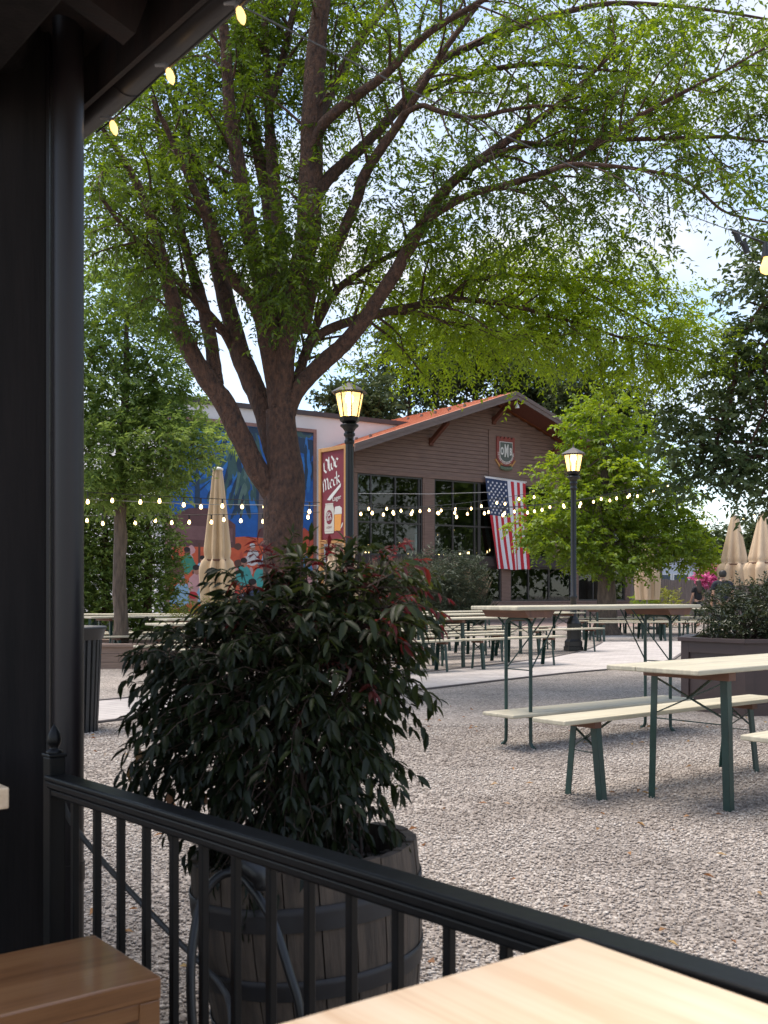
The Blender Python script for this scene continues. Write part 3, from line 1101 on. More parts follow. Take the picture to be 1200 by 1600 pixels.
for z0, z1 in ((0.045, 0.10), (0.20, 0.25), (0.37, 0.43)):
    hm = MB()
    zs = np.linspace(z0, z1, 4)
    hm.lathe([(brad(z) + 0.0045, z) for z in zs] + [(brad(z) + 0.001, z) for z in zs[::-1]], (0, 0, 0), 64, caps=False)
    hm.build('hoop', M['hoop'], barrel, local=True)
so = MB()
rng0 = np.random.default_rng(3)
so.lathe([(0.26, 0.40), (0.285, 0.43), (0.2, 0.445), (0.1, 0.455), (0.01, 0.46)], (0, 0, 0), 32)
for k in range(260):
    a, r = rng0.uniform(0, 6.28), 0.27 * math.sqrt(rng0.uniform(0, 1))
    s = rng0.uniform(0.006, 0.016)
    so.lathe([(s * 0.5, -s * 0.3), (s, 0), (s * 0.6, s * 0.45)], (r * math.cos(a), r * math.sin(a), 0.45), 6, smooth=False, rot0=a)
so.build('soil', M['soil'], barrel, local=True)


def nandina():
    rng = np.random.default_rng(21)
    root = empty('nandina_shrub', (BX, BY, 0.45), 0, 'dark leafy shrub with red tipped top growing from the wooden barrel', 'shrub')
    # lobes: photo pixel centre, pixel radii, depth offset, depth radius, sprays, red share
    lobes = [((440, 1120), (190, 225), 0.0, 0.36, 330, 0.0), ((370, 1060), (130, 130), -0.05, 0.30, 90, 0.0), ((495, 1050), (135, 180), 0.05, 0.34, 150, 0.06),
             ((470, 985), (140, 85), 0.0, 0.28, 70, 0.18), ((575, 965), (85, 65), 0.02, 0.25, 52, 0.42), ((530, 1190), (80, 130), 0.05, 0.28, 60, 0.0),
             ((500, 930), (90, 42), 0.0, 0.18, 16, 0.55), ((600, 930), (70, 30), 0.05, 0.14, 16, 0.7), ((395, 935), (35, 45), 0.0, 0.12, 7, 0.6), ((300, 1030), (70, 70), -0.08, 0.2, 26, 0.0),
             ((300, 1160), (60, 110), -0.05, 0.2, 30, 0.0), ((545, 895), (50, 25), 0.0, 0.12, 5, 0.5), ((425, 1265), (100, 60), -0.05, 0.24, 50, 0.0), ((585, 1040), (45, 70), 0.0, 0.15, 26, 0.15)]
    Pp, Dd, red = [], [], []
    for (c, r, dd, dr, n, rs) in lobes:
        d = BY + dd
        ce = np.array(P(c[0], c[1], d))
        r = (r[0] * 0.72, r[1] * 0.84)
        n = int(n * 1.5)
        rs = rs * 0.42
        rad = np.array([r[0] * d / F, dr * 0.9, r[1] * d / F])
        v = nrm(rng.normal(0, 1, (n, 3)))
        t = np.where(rng.uniform(0, 1, n) < 0.65, rng.uniform(0.62, 0.98, n), rng.uniform(0.1, 0.9, n))
        p = ce + v * t[:, None] * rad
        out = p - np.array([BX, BY, 0.85])
        dirr = nrm(out * [1, 1, 0.7]) + nrm(v) * 0.6 + rng.normal(0, 0.3, (n, 3)) + [0, 0, -0.05]
        Pp.append(p)
        Dd.append(dirr)
        red.append(rng.uniform(0, 1, n) < rs)
    # long sprays reaching out of the outline: start pixel, end pixel
    for (a, b, rr) in [((300, 1060), (235, 1010), 0), ((300, 1100), (222, 1095), 0), ((340, 1010), (290, 960), 0), ((430, 940), (360, 850), 1), ((460, 930), (440, 880), 1), ((450, 930), (400, 850), 0),
                       ((530, 900), (540, 830), 0), ((470, 900), (462, 810), 0), ((560, 900), (600, 850), 1), ((640, 940), (715, 940), 0), ((620, 915), (700, 903), 1), ((600, 900), (640, 868), 1),
                       ((630, 960), (705, 965), 0), ((560, 1060), (605, 1040), 0), ((560, 1100), (608, 1090), 0), ((550, 1150), (600, 1175), 0), ((300, 1180), (235, 1190), 0),
                       ((310, 1110), (255, 1140), 0), ((330, 1240), (300, 1255), 0), ((520, 1250), (570, 1235), 0), ((430, 900), (425, 815), 1), ((480, 890), (490, 800), 0), ((380, 920), (350, 870), 0), ((510, 880), (515, 820), 1), ((560, 880), (575, 815), 0), ((600, 890), (630, 835), 1), ((445, 880), (452, 800), 0), ((580, 990), (650, 985), 0), ((590, 955), (690, 930), 0), ((420, 900), (410, 870), 1), ((500, 880), (520, 840), 1), ((580, 1010), (620, 1000), 0), ((345, 955), (255, 960), 0)]:
        for q in range(2):
            d = BY + rng.normal(0, 0.08)
            s, e = P(a[0], a[1], d), P(b[0], b[1], d)
            Pp.append(np.array([s]))
            Dd.append(np.array([(e - s).normalized()]) + rng.normal(0, 0.12, (1, 3)))
            red.append(np.array([bool(rr)]))
    p = np.concatenate(Pp)
    d = nrm(np.concatenate(Dd))
    red = np.concatenate(red)
    T = len(p)
    tl = rng.uniform(0.07, 0.15, T)
    K = 9
    # pinnate sprays: pairs of leaflets and a terminal one
    s = np.array([0.25, 0.27, 0.5, 0.52, 0.75, 0.77, 0.93, 0.95, 1.0])
    sg = np.array([1, -1, 1, -1, 1, -1, 1, -1, 0.0])
    grav = np.array([0, 0, -1.0])
    pos = p[:, None] + d[:, None] * (tl[:, None] * s)[..., None] + grav * (0.35 * tl[:, None] * s * s)[..., None]
    tang = nrm(d[:, None] + grav * (0.7 * s)[None, :, None])
    sd = nrm(np.cross(tang, np.array([0, 0, 1.0]) + rng.normal(0, 0.35, (T, 1, 3))))
    ax = tang * 0.75 + sd * (sg * 0.85)[None, :, None] + grav * 0.42 + rng.normal(0, 0.22, (T, K, 3))
    upv = np.array([0, 0, 1.0]) + rng.normal(0, 0.35, (T, K, 3))
    ln = 0.043 * rng.uniform(0.5, 1.4, (T, K)) * rng.uniform(0.8, 1.2, (T, 1))
    ln = np.where(red[:, None], ln * 0.78, ln)
    wd = ln * rng.uniform(0.30, 0.42, (T, K))
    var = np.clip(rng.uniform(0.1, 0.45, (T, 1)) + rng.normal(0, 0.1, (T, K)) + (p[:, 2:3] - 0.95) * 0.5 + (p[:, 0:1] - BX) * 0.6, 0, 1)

    def sel(mk, nm, mat):
        f = lambda a: a[mk].reshape(-1, a.shape[-1]) if a.ndim == 3 else a[mk].ravel()
        leaf_mesh(nm, f(pos), f(ax), f(upv), f(ln), f(wd), f(var), mat, root, 0.22, True, 0.22)
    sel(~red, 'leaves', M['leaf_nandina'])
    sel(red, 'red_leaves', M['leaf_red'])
    # stems: canes from the soil, then a rachis per spray
    st = MB()
    for k in range(26):
        a = rng.uniform(0, 6.28)
        b0 = Vector((BX + 0.12 * math.cos(a), BY + 0.12 * math.sin(a), 0.44))
        q = p[int(rng.integers(0, T))]
        e = Vector(q)
        mid = b0.lerp(e, 0.5) + Vector((0, 0, 0.12))
        st.tube(smooth_pts([b0, mid, e], 4), np.linspace(0.006, 0.002, 9), 5)
    for i in range(T):
        a = Vector(p[i])
        dv = Vector(d[i])
        st.tube([a - dv * 0.05, a + dv * tl[i] * 0.5 - UP * 0.09 * tl[i], a + dv * tl[i] - UP * 0.35 * tl[i]], [0.0018, 0.0013, 0.0008], 3, cap=False)
    st.build('stems', M['stem'], root)
    # the few withered orange leaves hanging on the left
    op = [P(205, 1195, 2.75), P(218, 1168, 2.78), P(262, 1240, 2.75), P(312, 1235, 2.72), P(300, 1225, 2.74)]
    n = len(op)
    leaf_mesh('withered_leaves', np.array(op), rng.normal(0, 0.3, (n, 3)) + [0, 0, -1], np.tile([0.1, -1, 0.2], (n, 1)), np.full(n, 0.045), np.full(n, 0.021), rng.uniform(0, 1, n),
              M['leaf_orange'], root, 0.2, True, 0.1)
    tw = MB()
    for o_ in op:
        tw.tube([o_, o_ + Vector((0.05, 0.01, 0.03)), o_ + Vector((0.14, 0.03, 0.03))], 0.0011, 4)
    tw.build('twigs', M['stem'], root)


nandina()


# ------------------------------------------------------------------ beer garden tables and benches
def leg_L(mb, x, y, z1, s, splay, foot=0.0):
    """an angle-iron leg: two thin plates meeting in an edge"""
    splay = -splay
    a = Vector((x, y, z1))
    b = Vector((x, y + s * foot, 0.0))
    w = 0.042
    mb.bar(a + Vector((0, 0, 0)), b, 0.006, w, (1, 0, 0))
    mb.bar(a + Vector((splay * w / 2, s * (w / 2 - 0.002), 0)), b + Vector((splay * w / 2, s * (w / 2 - 0.002), 0)), w, 0.006, (1, 0, 0))


def make_set_table():
    r = empty('beer_table', (0, 0, 0))
    m = MB()
    m.box(-1.1, 1.1, -0.30, 0.0985, 0.762, 0.79)
    m.box(-1.1, 1.1, 0.1005, 0.30, 0.762, 0.79)
    m.build('tabletop', M['cream'], r, 0.006, True)
    for sx in (-1, 1):
        x = sx * 0.75
        m = MB()
        m.box(x - 0.035, x + 0.035, -0.28, 0.28, 0.715, 0.7615)
        m.build('batten', M['batten'], r, 0.003, True)
        for sy in (-1, 1):
            m = MB()
            leg_L(m, x, sy * 0.225, 0.7145, sy, sx, 0.02)
            m.build('leg', M['green'], r, 0, True)
        m = MB()
        m.bar((x + 0.012, -0.22, 0.70), (x + 0.012, 0.225, 0.50), 0.022, 0.005, (1, 0, 0))
        m.bar((x + 0.018, 0.22, 0.70), (x + 0.018, -0.225, 0.50), 0.022, 0.005, (1, 0, 0))
        m.bar((x, 0, 0.60), (x - sx * 0.38, 0.0, 0.755), 0.022, 0.006, (0, 1, 0))
        m.bar((x + 0.006, -0.226, 0.47), (x + 0.006, 0.226, 0.47), 0.010, 0.006, (1, 0, 0))
        m.build('brace', M['green'], r, 0, True)
    return r


def make_bench():
    r = empty('beer_bench', (0, 0, 0))
    m = MB()
    m.box(-1.1, 1.1, -0.125, 0.125, 0.452, 0.48)
    m.build('seat', M['cream'], r, 0.006, True)
    for sx in (-1, 1):
        x = sx * 0.80
        m = MB()
        m.box(x - 0.03, x + 0.03, -0.11, 0.11, 0.415, 0.4515)
        m.build('batten', M['batten'], r, 0.003, True)
        for sy in (-1, 1):
            m = MB()
            leg_L(m, x, sy * 0.075, 0.4145, sy, sx, 0.045)
            m.build('leg', M['green'], r, 0, True)
        m = MB()
        m.bar((x + 0.010, -0.075, 0.40), (x + 0.010, 0.085, 0.29), 0.018, 0.005, (1, 0, 0))
        m.bar((x + 0.016, 0.075, 0.40), (x + 0.016, -0.085, 0.29), 0.018, 0.005, (1, 0, 0))
        m.bar((x, 0, 0.34), (x - sx * 0.28, 0, 0.445), 0.018, 0.005, (0, 1, 0))
        m.bar((x + 0.006, -0.09, 0.27), (x + 0.006, 0.09, 0.27), 0.008, 0.005, (1, 0, 0))
        m.build('brace', M['green'], r, 0, True)
    return r


TABLE, BENCH = make_set_table(), make_bench()
TK, BK = children(TABLE), children(BENCH)
_used = {'t': False, 'b': False}


def put(kind, c, ang, label, group):
    proto, kids = (TABLE, TK) if kind == 't' else (BENCH, BK)
    if not _used[kind]:
        _used[kind] = True
        o = proto
    else:
        o = proto.copy()
        COL.objects.link(o)
        for k in kids:
            q = k.copy()
            COL.objects.link(q)
            q.parent = o
    o.location = (c[0], c[1], 0)
    o.rotation_euler = (0, 0, ang)
    tag(o, label, 'table' if kind == 't' else 'bench', group)
    return o


TG, BG = 'beer garden tables', 'beer garden benches'
put('t', (2.29, 6.44), R(40), 'large cream folding table at the right edge in front of the brown planter', TG)
put('b', (1.79, 6.66), R(38.5), 'cream bench standing alone in front between the tall table and the right hand table', BG)
put('b', (2.72, 5.94), R(40), 'cream bench end poking in at the right edge in front of the near table', BG)
put('b', (3.78, 8.24), R(40), 'cream bench just beyond the near bench at the right edge, mostly cut off', BG)

# far seating, left of the right hand lamp
AU, AV = U, V_
E1 = Vector((2.55, 18.0, 0))              # right-hand end of the front row's table
rows = [(0.0, 0.0, 3), (2.2, 3.5, 4), (4.3, 3.2, 4)]
rown = ['front row', 'second row', 'back row']
coln = ['rightmost', 'second from right', 'third from right', 'leftmost']
ang = math.atan2(U.y, U.x)
for ri, (dv, du, n) in enumerate(rows):
    for ci in range(n):
        c = E1 + AV * dv + AU * (du - 1.1 - ci * 2.4)
        j = random.uniform(-0.02, 0.02)
        ln_ = f"{coln[ci]} of the {rown[ri]} left of the lamp"
        put('t', c, ang + j, 'cream folding table ' + ln_, TG)
        put('b', c - AV * 0.62 + AU * random.uniform(-.08, .08), ang + random.uniform(-.03, .03), 'cream bench before table ' + ln_, BG)
        put('b', c + AV * 0.62 + AU * random.uniform(-.08, .08), ang + random.uniform(-.03, .03), 'cream bench behind table ' + ln_, BG)
# far seating on the right, round the green tree
rn2 = ['row nearest the path', 'rear row']
cn2 = ['leftmost', 'second', 'third', 'rightmost']
for ri, (x0, y0) in enumerate([(5.9, 26.2), (6.3, 30.0)]):
    for ci in range(4):
        c = Vector((x0 + ci * 2.1, y0 + ci * 0.35, 0))
        an = R(12)
        v2 = Vector((-math.sin(an), math.cos(an), 0))
        ln_ = f"{cn2[ci]} in the {rn2[ri]} by the green tree"
        put('t', c, an + random.uniform(-.05, .05), 'far cream table ' + ln_, TG)
        put('b', c - v2 * 0.62, an + random.uniform(-.05, .05), 'bench before table ' + ln_, BG)
        put('b', c + v2 * 0.62, an + random.uniform(-.05, .05), 'bench behind table ' + ln_, BG)
# set behind the timber bed on the left
put('t', (-4.75, 19.9), R(2), 'cream table behind the timber bed and the small tree on the left', TG)
put('b', (-4.55, 19.1), R(1), 'cream bench just behind the timber bed on the left', BG)


# tall bar table with a foot plank
def tall_table():
    c = Vector((1.71, 8.68, 0))
    an = R(37)
    r = empty('bar_table', c, an, 'tall cream bar table on green tube legs with a plank footrest', 'table')
    m = MB()
    m.box(-1.1, 1.1, -0.26, 0.26, 1.062, 1.092)
    m.build('tabletop', M['cream'], r, 0.007, True)
    for sx in (-1, 1):
        x = sx * 0.84
        m = MB()
        m.prism([(x - 0.17, -0.235, 1.0615), (x + 0.17, -0.235, 1.0615), (x + 0.12, -0.235, 1.005), (x - 0.12, -0.235, 1.005)], (0, 0.47, 0))
        m.build('batten', M['batten'], r, 0.003, True)
        m = MB()
        m.tube(smooth_pts([(x, -0.18, 0.004), (x, -0.145, 0.03), (x, -0.135, 0.10), (x, -0.135, 0.5), (x, -0.135, 0.90), (x, -0.125, 0.965), (x, -0.07, 0.995), (x, 0.07, 0.995), (x, 0.125, 0.965), (x, 0.135, 0.90),
                           (x, 0.135, 0.5), (x, 0.135, 0.10), (x, 0.145, 0.03), (x, 0.18, 0.004)], 5), 0.014, 10)
        m.build('leg_frame', M['green'], r, 0, True)
        m = MB()
        m.tube([(x, -0.135, 0.60), (x, 0.135, 0.60)], 0.005, 6)
        for sy in (-1, 1):
            m.tube([(x, sy * 0.135, 0.60), (x - sx * 0.42, sy * 0.06, 1.06)], 0.006, 6)
            m.tube([(x, sy * 0.14, 0.93), (x + sx * 0.02, sy * 0.21, 1.01)], 0.008, 6)
        m.build('brace', M['green'], r, 0, True)
        m = MB()
        m.box(x - 0.02, x + 0.02, -0.142, 0.142, 0.236, 0.2535)
        m.build('footrest_bracket', M['green'], r, 0, True)
    m = MB()
    m.box(-1.1, 1.06, -0.215, 0.125, 0.254, 0.282)
    m.build('footrest', M['cream'], r, 0.008, True)


tall_table()

# ------------------------------------------------------------------ lamps
LAMPS = 'lamp posts'


def lamp_post(loc, label):
    r = empty('street_lamp', loc, 0.2, label, 'street lamp', LAMPS)
    m = MB()
    m.box(-0.155, 0.155, -0.155, 0.155, 0, 0.09)
    m.box(-0.14, 0.14, -0.14, 0.14, 0.091, 0.20)
    m.lathe([(0.19, 0.20), (0.155, 0.24)], (0, 0, 0), 4, smooth=False, rot0=math.pi / 4)
    m.box(-0.102, 0.102, -0.102, 0.102, 0.235, 0.56)
    m.lathe([(0.15, 0.56), (0.14, 0.58), (0.11, 0.62), (0.10, 0.66)], (0, 0, 0), 24)
    m.build('base', M['lamp'], r, 0.006, True)
    m = MB()
    m.lathe([(0.10, 0.66), (0.066, 0.70), (0.063, 1.05), (0.082, 1.07), (0.082, 1.12), (0.060, 1.14), (0.054, 3.28)], (0, 0, 0), 32, mod=lambda q, z, a: q * (1 + (0.03 * math.cos(a * 16) if 1.14 < z < 3.29 else 0)))
    m.lathe([(0.062, 3.28), (0.072, 3.30), (0.072, 3.33), (0.060, 3.34), (0.060, 3.38), (0.080, 3.40), (0.080, 3.43), (0.066, 3.44), (0.068, 3.46), (0.095, 3.5), (0.13, 3.53), (0.13, 3.55), (0.09, 3.57)], (0, 0, 0), 24)
    m.build('shaft', M['lamp'], r, 0, True)
    m = MB()
    n = 8
    m.lathe([(0.08, 3.56), (0.135, 3.60), (0.145, 3.64), (0.135, 3.66)], (0, 0, 0), n, smooth=False)
    for k in range(n):
        a = 2 * math.pi * k / n
        m.bar((0.135 * math.cos(a), 0.135 * math.sin(a), 3.65), (0.205 * math.cos(a), 0.205 * math.sin(a), 3.99), 0.012, 0.014)
    m.lathe([(0.212, 3.98), (0.215, 4.0), (0.205, 4.005)], (0, 0, 0), n, smooth=False)
    m.build('lantern_frame', M['lamp'], r, 0, True)
    m = MB()
    m.lathe([(0.128, 3.655), (0.196, 3.985)], (0, 0, 0), n, smooth=False, caps=False)
    m.build('lantern_glass', M['lampglass'], r, 0, True)
    m = MB()
    m.lathe([(0.02, 3.66), (0.02, 3.85), (0.05, 3.87), (0.062, 3.92), (0.05, 3.97), (0.02, 3.98)], (0, 0, 0), 12)
    m.build('bulb', M['lampcore'], r, 0, True)
    m = MB()
    m.lathe([(0.255, 3.995), (0.26, 4.005), (0.22, 4.035), (0.14, 4.08), (0.05, 4.125), (0.03, 4.14)], (0, 0, 0), n, smooth=False)
    m.lathe([(0.028, 4.14), (0.03, 4.15), (0.012, 4.165), (0.016, 4.18), (0.004, 4.235)], (0, 0, 0), 12)
    m.build('lantern_roof', M['lamproof'], r, 0, True)
    pl = bpy.data.lights.new('lamp_glow', 'POINT')
    pl.energy = 6
    pl.color = (1, 0.72, 0.38)
    pl.shadow_soft_size = 0.08
    lo = bpy.data.objects.new('lamp_glow', pl)
    COL.objects.link(lo)
    lo.parent = r
    lo.location = (0, 0, 3.45 + 0.9)
    bpy.data.objects.remove(lo)
    return r


# lantern glass: frosted and lit from within; half the light passes so the bulb shows as a hot spot
def lampglass():
    m = M['lampglass']
    N, K = m.node_tree.nodes, m.node_tree.links
    b = N['Principled BSDF']
    out = [x for x in N if x.type == 'OUTPUT_MATERIAL'][0]
    tr = N.new('ShaderNodeBsdfTransparent')
    tr.inputs[0].default_value = (1.0, 0.86, 0.55, 1)
    mi = N.new('ShaderNodeMixShader')
    mi.inputs[0].default_value = 0.3
    K.new(b.outputs[0], mi.inputs[1])
    K.new(tr.outputs[0], mi.inputs[2])
    K.new(mi.outputs[0], out.inputs[0])


lampglass()
lamp_post(G(896, 1017), 'black lamp post standing at the bend of the path by the green tree')
q = P(546, 925, 14.85)
lamp_post((q.x, q.y, 0), 'black lamp post rising behind the nandina shrub beside the maroon banner')


# ------------------------------------------------------------------ closed umbrellas
def umbrella(loc, label, top=3.5, bot=1.15, rmax=0.30, folds=9, seed=1, tie=0.33, cap=True):
    rng = np.random.default_rng(seed)
    r = empty('patio_umbrella', loc, rng.uniform(0, 6), label, 'umbrella', 'closed umbrellas')
    m = MB()
    m.lathe([(0.42, 0), (0.42, 0.06), (0.38, 0.08), (0.06, 0.09)], (0, 0, 0), 4, smooth=False)
    m.build('base', M['bin'], r, 0, True)
    m = MB()
    m.tube([(0, 0, 0.07), (0, 0, top - 0.05)], 0.028, 12)
    m.build('pole', M['steelwire'], r, 0, True)
    ph = rng.uniform(0, 6.28, 4)
    h = top - bot

    def fold(q, z, a):
        t = (top - z) / h
        k = 0.16 + 0.26 * min(1, t * 1.4)
        f = math.cos(a * folds + ph[0] + 0.8 * math.sin(t * 2.2 + ph[1])) * 0.6 + math.cos(a * (folds // 2) + ph[2]) * 0.4
        tf = 1 - 0.16 * math.exp(-((t - (1 - tie)) / 0.045) ** 2)
        return q * tf * (1 + k * f)
    prof = []
    for i in range(41):
        t = i / 40
        rad = 0.085 + (rmax - 0.085) * (t ** 0.85) if t < 1 - tie else rmax * (1 - 0.13 * (t - (1 - tie)) / tie)
        prof.append((rad, top - 0.02 - t * (h - 0.02)))
    m = MB()
    m.lathe(prof, (0, 0, 0), 96, mod=fold, caps=False)
    m.lathe([(0.03, bot + 0.22), (rmax * 0.55, bot + 0.20)], (0, 0, 0), 20, caps=False)
    m.build('canopy', M['canvas'], r, 0, True)
    m = MB()
    zb = top - h * (1 - tie)
    m.lathe([(rmax * 0.82, zb - 0.02), (rmax * 0.84, zb), (rmax * 0.82, zb + 0.02)], (0, 0, 0), 40, caps=False, mod=lambda q, z, a: q * (1 + 0.1 * math.cos(a * folds + ph[0])))
    m.build('strap', M['batten'], r, 0, True)
    if cap:
        m = MB()
        m.lathe([(0.02, top - 0.02), (0.105, top - 0.015), (0.105, top + 0.015), (0.06, top + 0.04), (0.01, top + 0.05)], (0, 0, 0), 24)
        m.build('cap', M['whiteplastic'], r, 0, True)
    return r


def flat(v):
    return Vector((v.x, v.y, 0))


umbrella(flat(P(340, 925, 20)), 'tan closed umbrella with a white cap in front of the mural', 3.52, 0.95, 0.30, 9, 4)
umbrella(flat(P(533, 925, 27)), 'tan closed umbrella half hidden behind the lamp post below the banner', 3.9, 1.0, 0.44, 8, 9)
umbrella(flat(P(1148, 925, 29)), 'tan closed umbrella beside the pink blossom behind the man in navy', 3.3, 1.38, 0.37, 7, 14, 0.3)
umbrella(flat(P(1192, 925, 27)), 'tan closed umbrella cut off by the right edge', 3.2, 1.40, 0.40, 7, 17, 0.3)
umbrella(flat(P(1011, 925, 34)), 'tan closed umbrella under the bright green tree at the corner of the glass building', 3.05, 0.95, 0.34, 7, 25, 0.45)

# ------------------------------------------------------------------ gable building
GBP = Vector((-1.06, 38.0, 0))
GA_ = math.atan2(0.573, 0.819)
GC, GS = math.cos(GA_), math.sin(GA_)


def T(px, back=0.0):
    k = (px - 600) / F
    return (k * (GBP.y + GC * back) - (GBP.x - GS * back)) / (GC - k * GS)


gbd = empty('gable_building', GBP, GA_, 'brown sided gable building with orange roof and tall dark windows', 'building')
LN = T(988)
PK, ZE, ZP = 6.55, 6.22, 8.82
HW = 7.45
SLP = (ZP - ZE) / HW


def roofz(t):
    return ZP - abs(t - PK) * SLP


m = MB()
z = 5.66
hb = 0.15
while z < ZP - 0.2:
    z1 = z + hb - 0.008
    # clip each board to the roof slope
    dx = (ZP - 0.14 - z1) / SLP
    x0, x1 = max(0.0, PK - dx), min(LN, PK + dx)
    if x1 - x0 > 0.1:
        m.prism([(x0, -0.045, z), (x0, -0.02, z1), (x0, 0.1, z1), (x0, 0.1, z)], (x1 - x0, 0, 0))
    z += hb
m.build('siding', M['siding'], gbd, 0, True)
m = MB()
m.prism([(0, 0.1, 5.6), (LN, 0.1, 5.6), (LN, 0.1, roofz(LN) - 0.12), (PK, 0.1, ZP - 0.12), (0, 0.1, roofz(0) - 0.12)], (0, 0.1, 0))
m.build('gable_wall', M['siding'], gbd, 0, True)
# plain panel that carries the crest, header over the windows, floor band, knee wall
m = MB()
m.box(T(762), T(811), -0.075, -0.0455, 5.70, 7.6)
m.build('crest_panel', M['siding'], gbd, 0.005, True)
m = MB()
m.box(-0.04, LN + 0.04, -0.06, 0.12, 5.50, 5.655)
m.build('header_trim', M['siding'], gbd, 0.005, True)
m = MB()
m.box(-0.02, LN + 0.02, -0.10, 0.12, 2.20, 2.55)
m.build('floor_band', M['bandtrim'], gbd, 0.005, True)
m = MB()
m.box(-0.02, LN + 0.02, -0.08, 0.14, 0.0, 0.78)
m.box(-0.05, LN + 0.05, -0.12, 0.16, 0.781, 0.83)
m.build('knee_wall', M['stone'], gbd, 0, True)
for (a, b, z0, z1) in [(-0.02, 0.10, 0.835, 2.195), (-0.02, 0.10, 2.555, 5.495), (T(660), T(678), 0.835, 2.195), (T(660), T(678), 2.555, 5.495), (T(783), T(797), 0.835, 2.195), (T(860), T(878), 2.555, 5.495),
                       (T(893), T(903), 0.835, 2.195), (T(976), LN, 0.835, 2.195), (T(976), LN, 2.555, 5.495)]:
    m = MB()
    m.box(a, b, -0.04, 0.14, z0, z1)
    if b - a > 0.3 and z1 > 3:
        m.box(a + 0.06, b - 0.06, -0.055, -0.041, z0 + 0.2, z1 - 0.2)
    m.build('pillar', M['siding'], gbd, 0.006, True)


def window(x0, x1, z0, z1, ms, trans=None):
    f = MB()
    w_ = 0.06
    f.box(x0, x0 + w_, 0, 0.09, z0, z1)
    f.box(x1 - w_, x1, 0, 0.09, z0, z1)
    f.box(x0 + w_, x1 - w_, 0, 0.09, z0, z0 + w_)
    f.box(x0 + w_, x1 - w_, 0, 0.09, z1 - w_, z1)
    for q_ in ms:
        f.box(q_ - 0.03, q_ + 0.03, 0.002, 0.088, z0 + w_, z1 - w_)
    if trans:
        xs = [x0 + w_] + [v for q_ in ms for v in (q_ - 0.03, q_ + 0.03)] + [x1 - w_]
        for i in range(0, len(xs), 2):
            f.box(xs[i], xs[i + 1], 0.004, 0.086, trans - 0.03, trans + 0.03)
    fr = f.build('window', M['mullion'], gbd, 0, True)
    p = MB()
    p.add([(x0 + w_, 0.045, z0 + w_), (x1 - w_, 0.045, z0 + w_), (x1 - w_, 0.045, z1 - w_), (x0 + w_, 0.045, z1 - w_)], [(0, 1, 2, 3)])
    p.build('pane', M['glass'], fr, 0, True)


e_ = 0.005
window(0.105, T(660) - e_, 2.555, 5.495, [T(580), T(618), T(655)], 3.75)
window(T(678) + e_, T(749), 2.555, 5.495, [T(708), T(742)], 3.75)
window(T(749) + e_, T(860) - e_, 2.555, 5.495, [T(775), T(803), T(832)], 3.75)
window(T(878) + e_, T(976) - e_, 2.555, 5.495, [T(902), T(926), T(951)], 3.75)
window(0.105, T(660) - e_, 0.835, 2.195, [T(590), T(625)])
window(T(678) + e_, T(783) - e_, 0.835, 2.195, [T(705), T(730), T(758)])
window(T(797) + e_, T(893) - e_, 0.835, 2.195, [T(826), T(858)])
window(T(903) + e_, T(976) - e_, 0.835, 2.195, [T(927), T(952)])
# dim room behind the glass
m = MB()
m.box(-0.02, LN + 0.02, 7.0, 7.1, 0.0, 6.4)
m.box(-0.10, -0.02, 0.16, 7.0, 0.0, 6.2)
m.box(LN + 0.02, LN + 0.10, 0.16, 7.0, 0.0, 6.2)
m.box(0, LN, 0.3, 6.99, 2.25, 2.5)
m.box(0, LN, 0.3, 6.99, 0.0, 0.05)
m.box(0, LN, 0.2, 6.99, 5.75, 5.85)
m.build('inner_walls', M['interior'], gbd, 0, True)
m = MB()
m.box(LN + 0.11, LN + 0.2, 0.15, 22, 0, roofz(LN) - 0.13)
m.box(-0.2, -0.11, 0.15, 22, 0, roofz(0) - 0.13)
m.build('side_wall', M['siding'], gbd, 0, True)
# railing inside the upper floor, steel tanks
m = MB()
for i in range(60):
    m.box(0.4 + i * 0.215, 0.43 + i * 0.215, 1.0, 1.03, 2.51, 3.45)
m.box(0.3, 13.3, 0.99, 1.04, 3.451, 3.50)
m.build('inner_railing', M['bandtrim'], gbd, 0, True)
TG2 = 'steel tanks behind the glass'
for i, (tx, ty, tr, z1, lab) in enumerate([(1.15, 2.2, 0.16, 4.0, 'slim steel tank behind the left upper window'), (1.95, 3.0, 0.14, 3.7, 'short slim steel tank right of the slim one behind glass'),
                                           (4.75, 2.6, 0.38, 4.0, 'wide domed steel tank behind the second upper window')]):
    rt = empty('steel_tank', GBP + Matrix.Rotation(GA_, 3, 'Z') @ Vector((tx, ty, 2.51)), GA_, lab, 'tank', TG2)
    m = MB()
    m.lathe([(tr, 0), (tr, z1 - 2.7), (tr * 0.85, z1 - 2.6), (tr * 0.4, z1 - 2.52), (0.05, z1 - 2.5)], (0, 0, 0), 20)
    m.build('shell', M['steel'], rt, 0, True)
    m = MB()
    m.tube([(0, 0, z1 - 2.5), (0, 0, z1 - 1.5)], 0.035, 8)
    m.build('pipe', M['steel'], rt, 0, True)
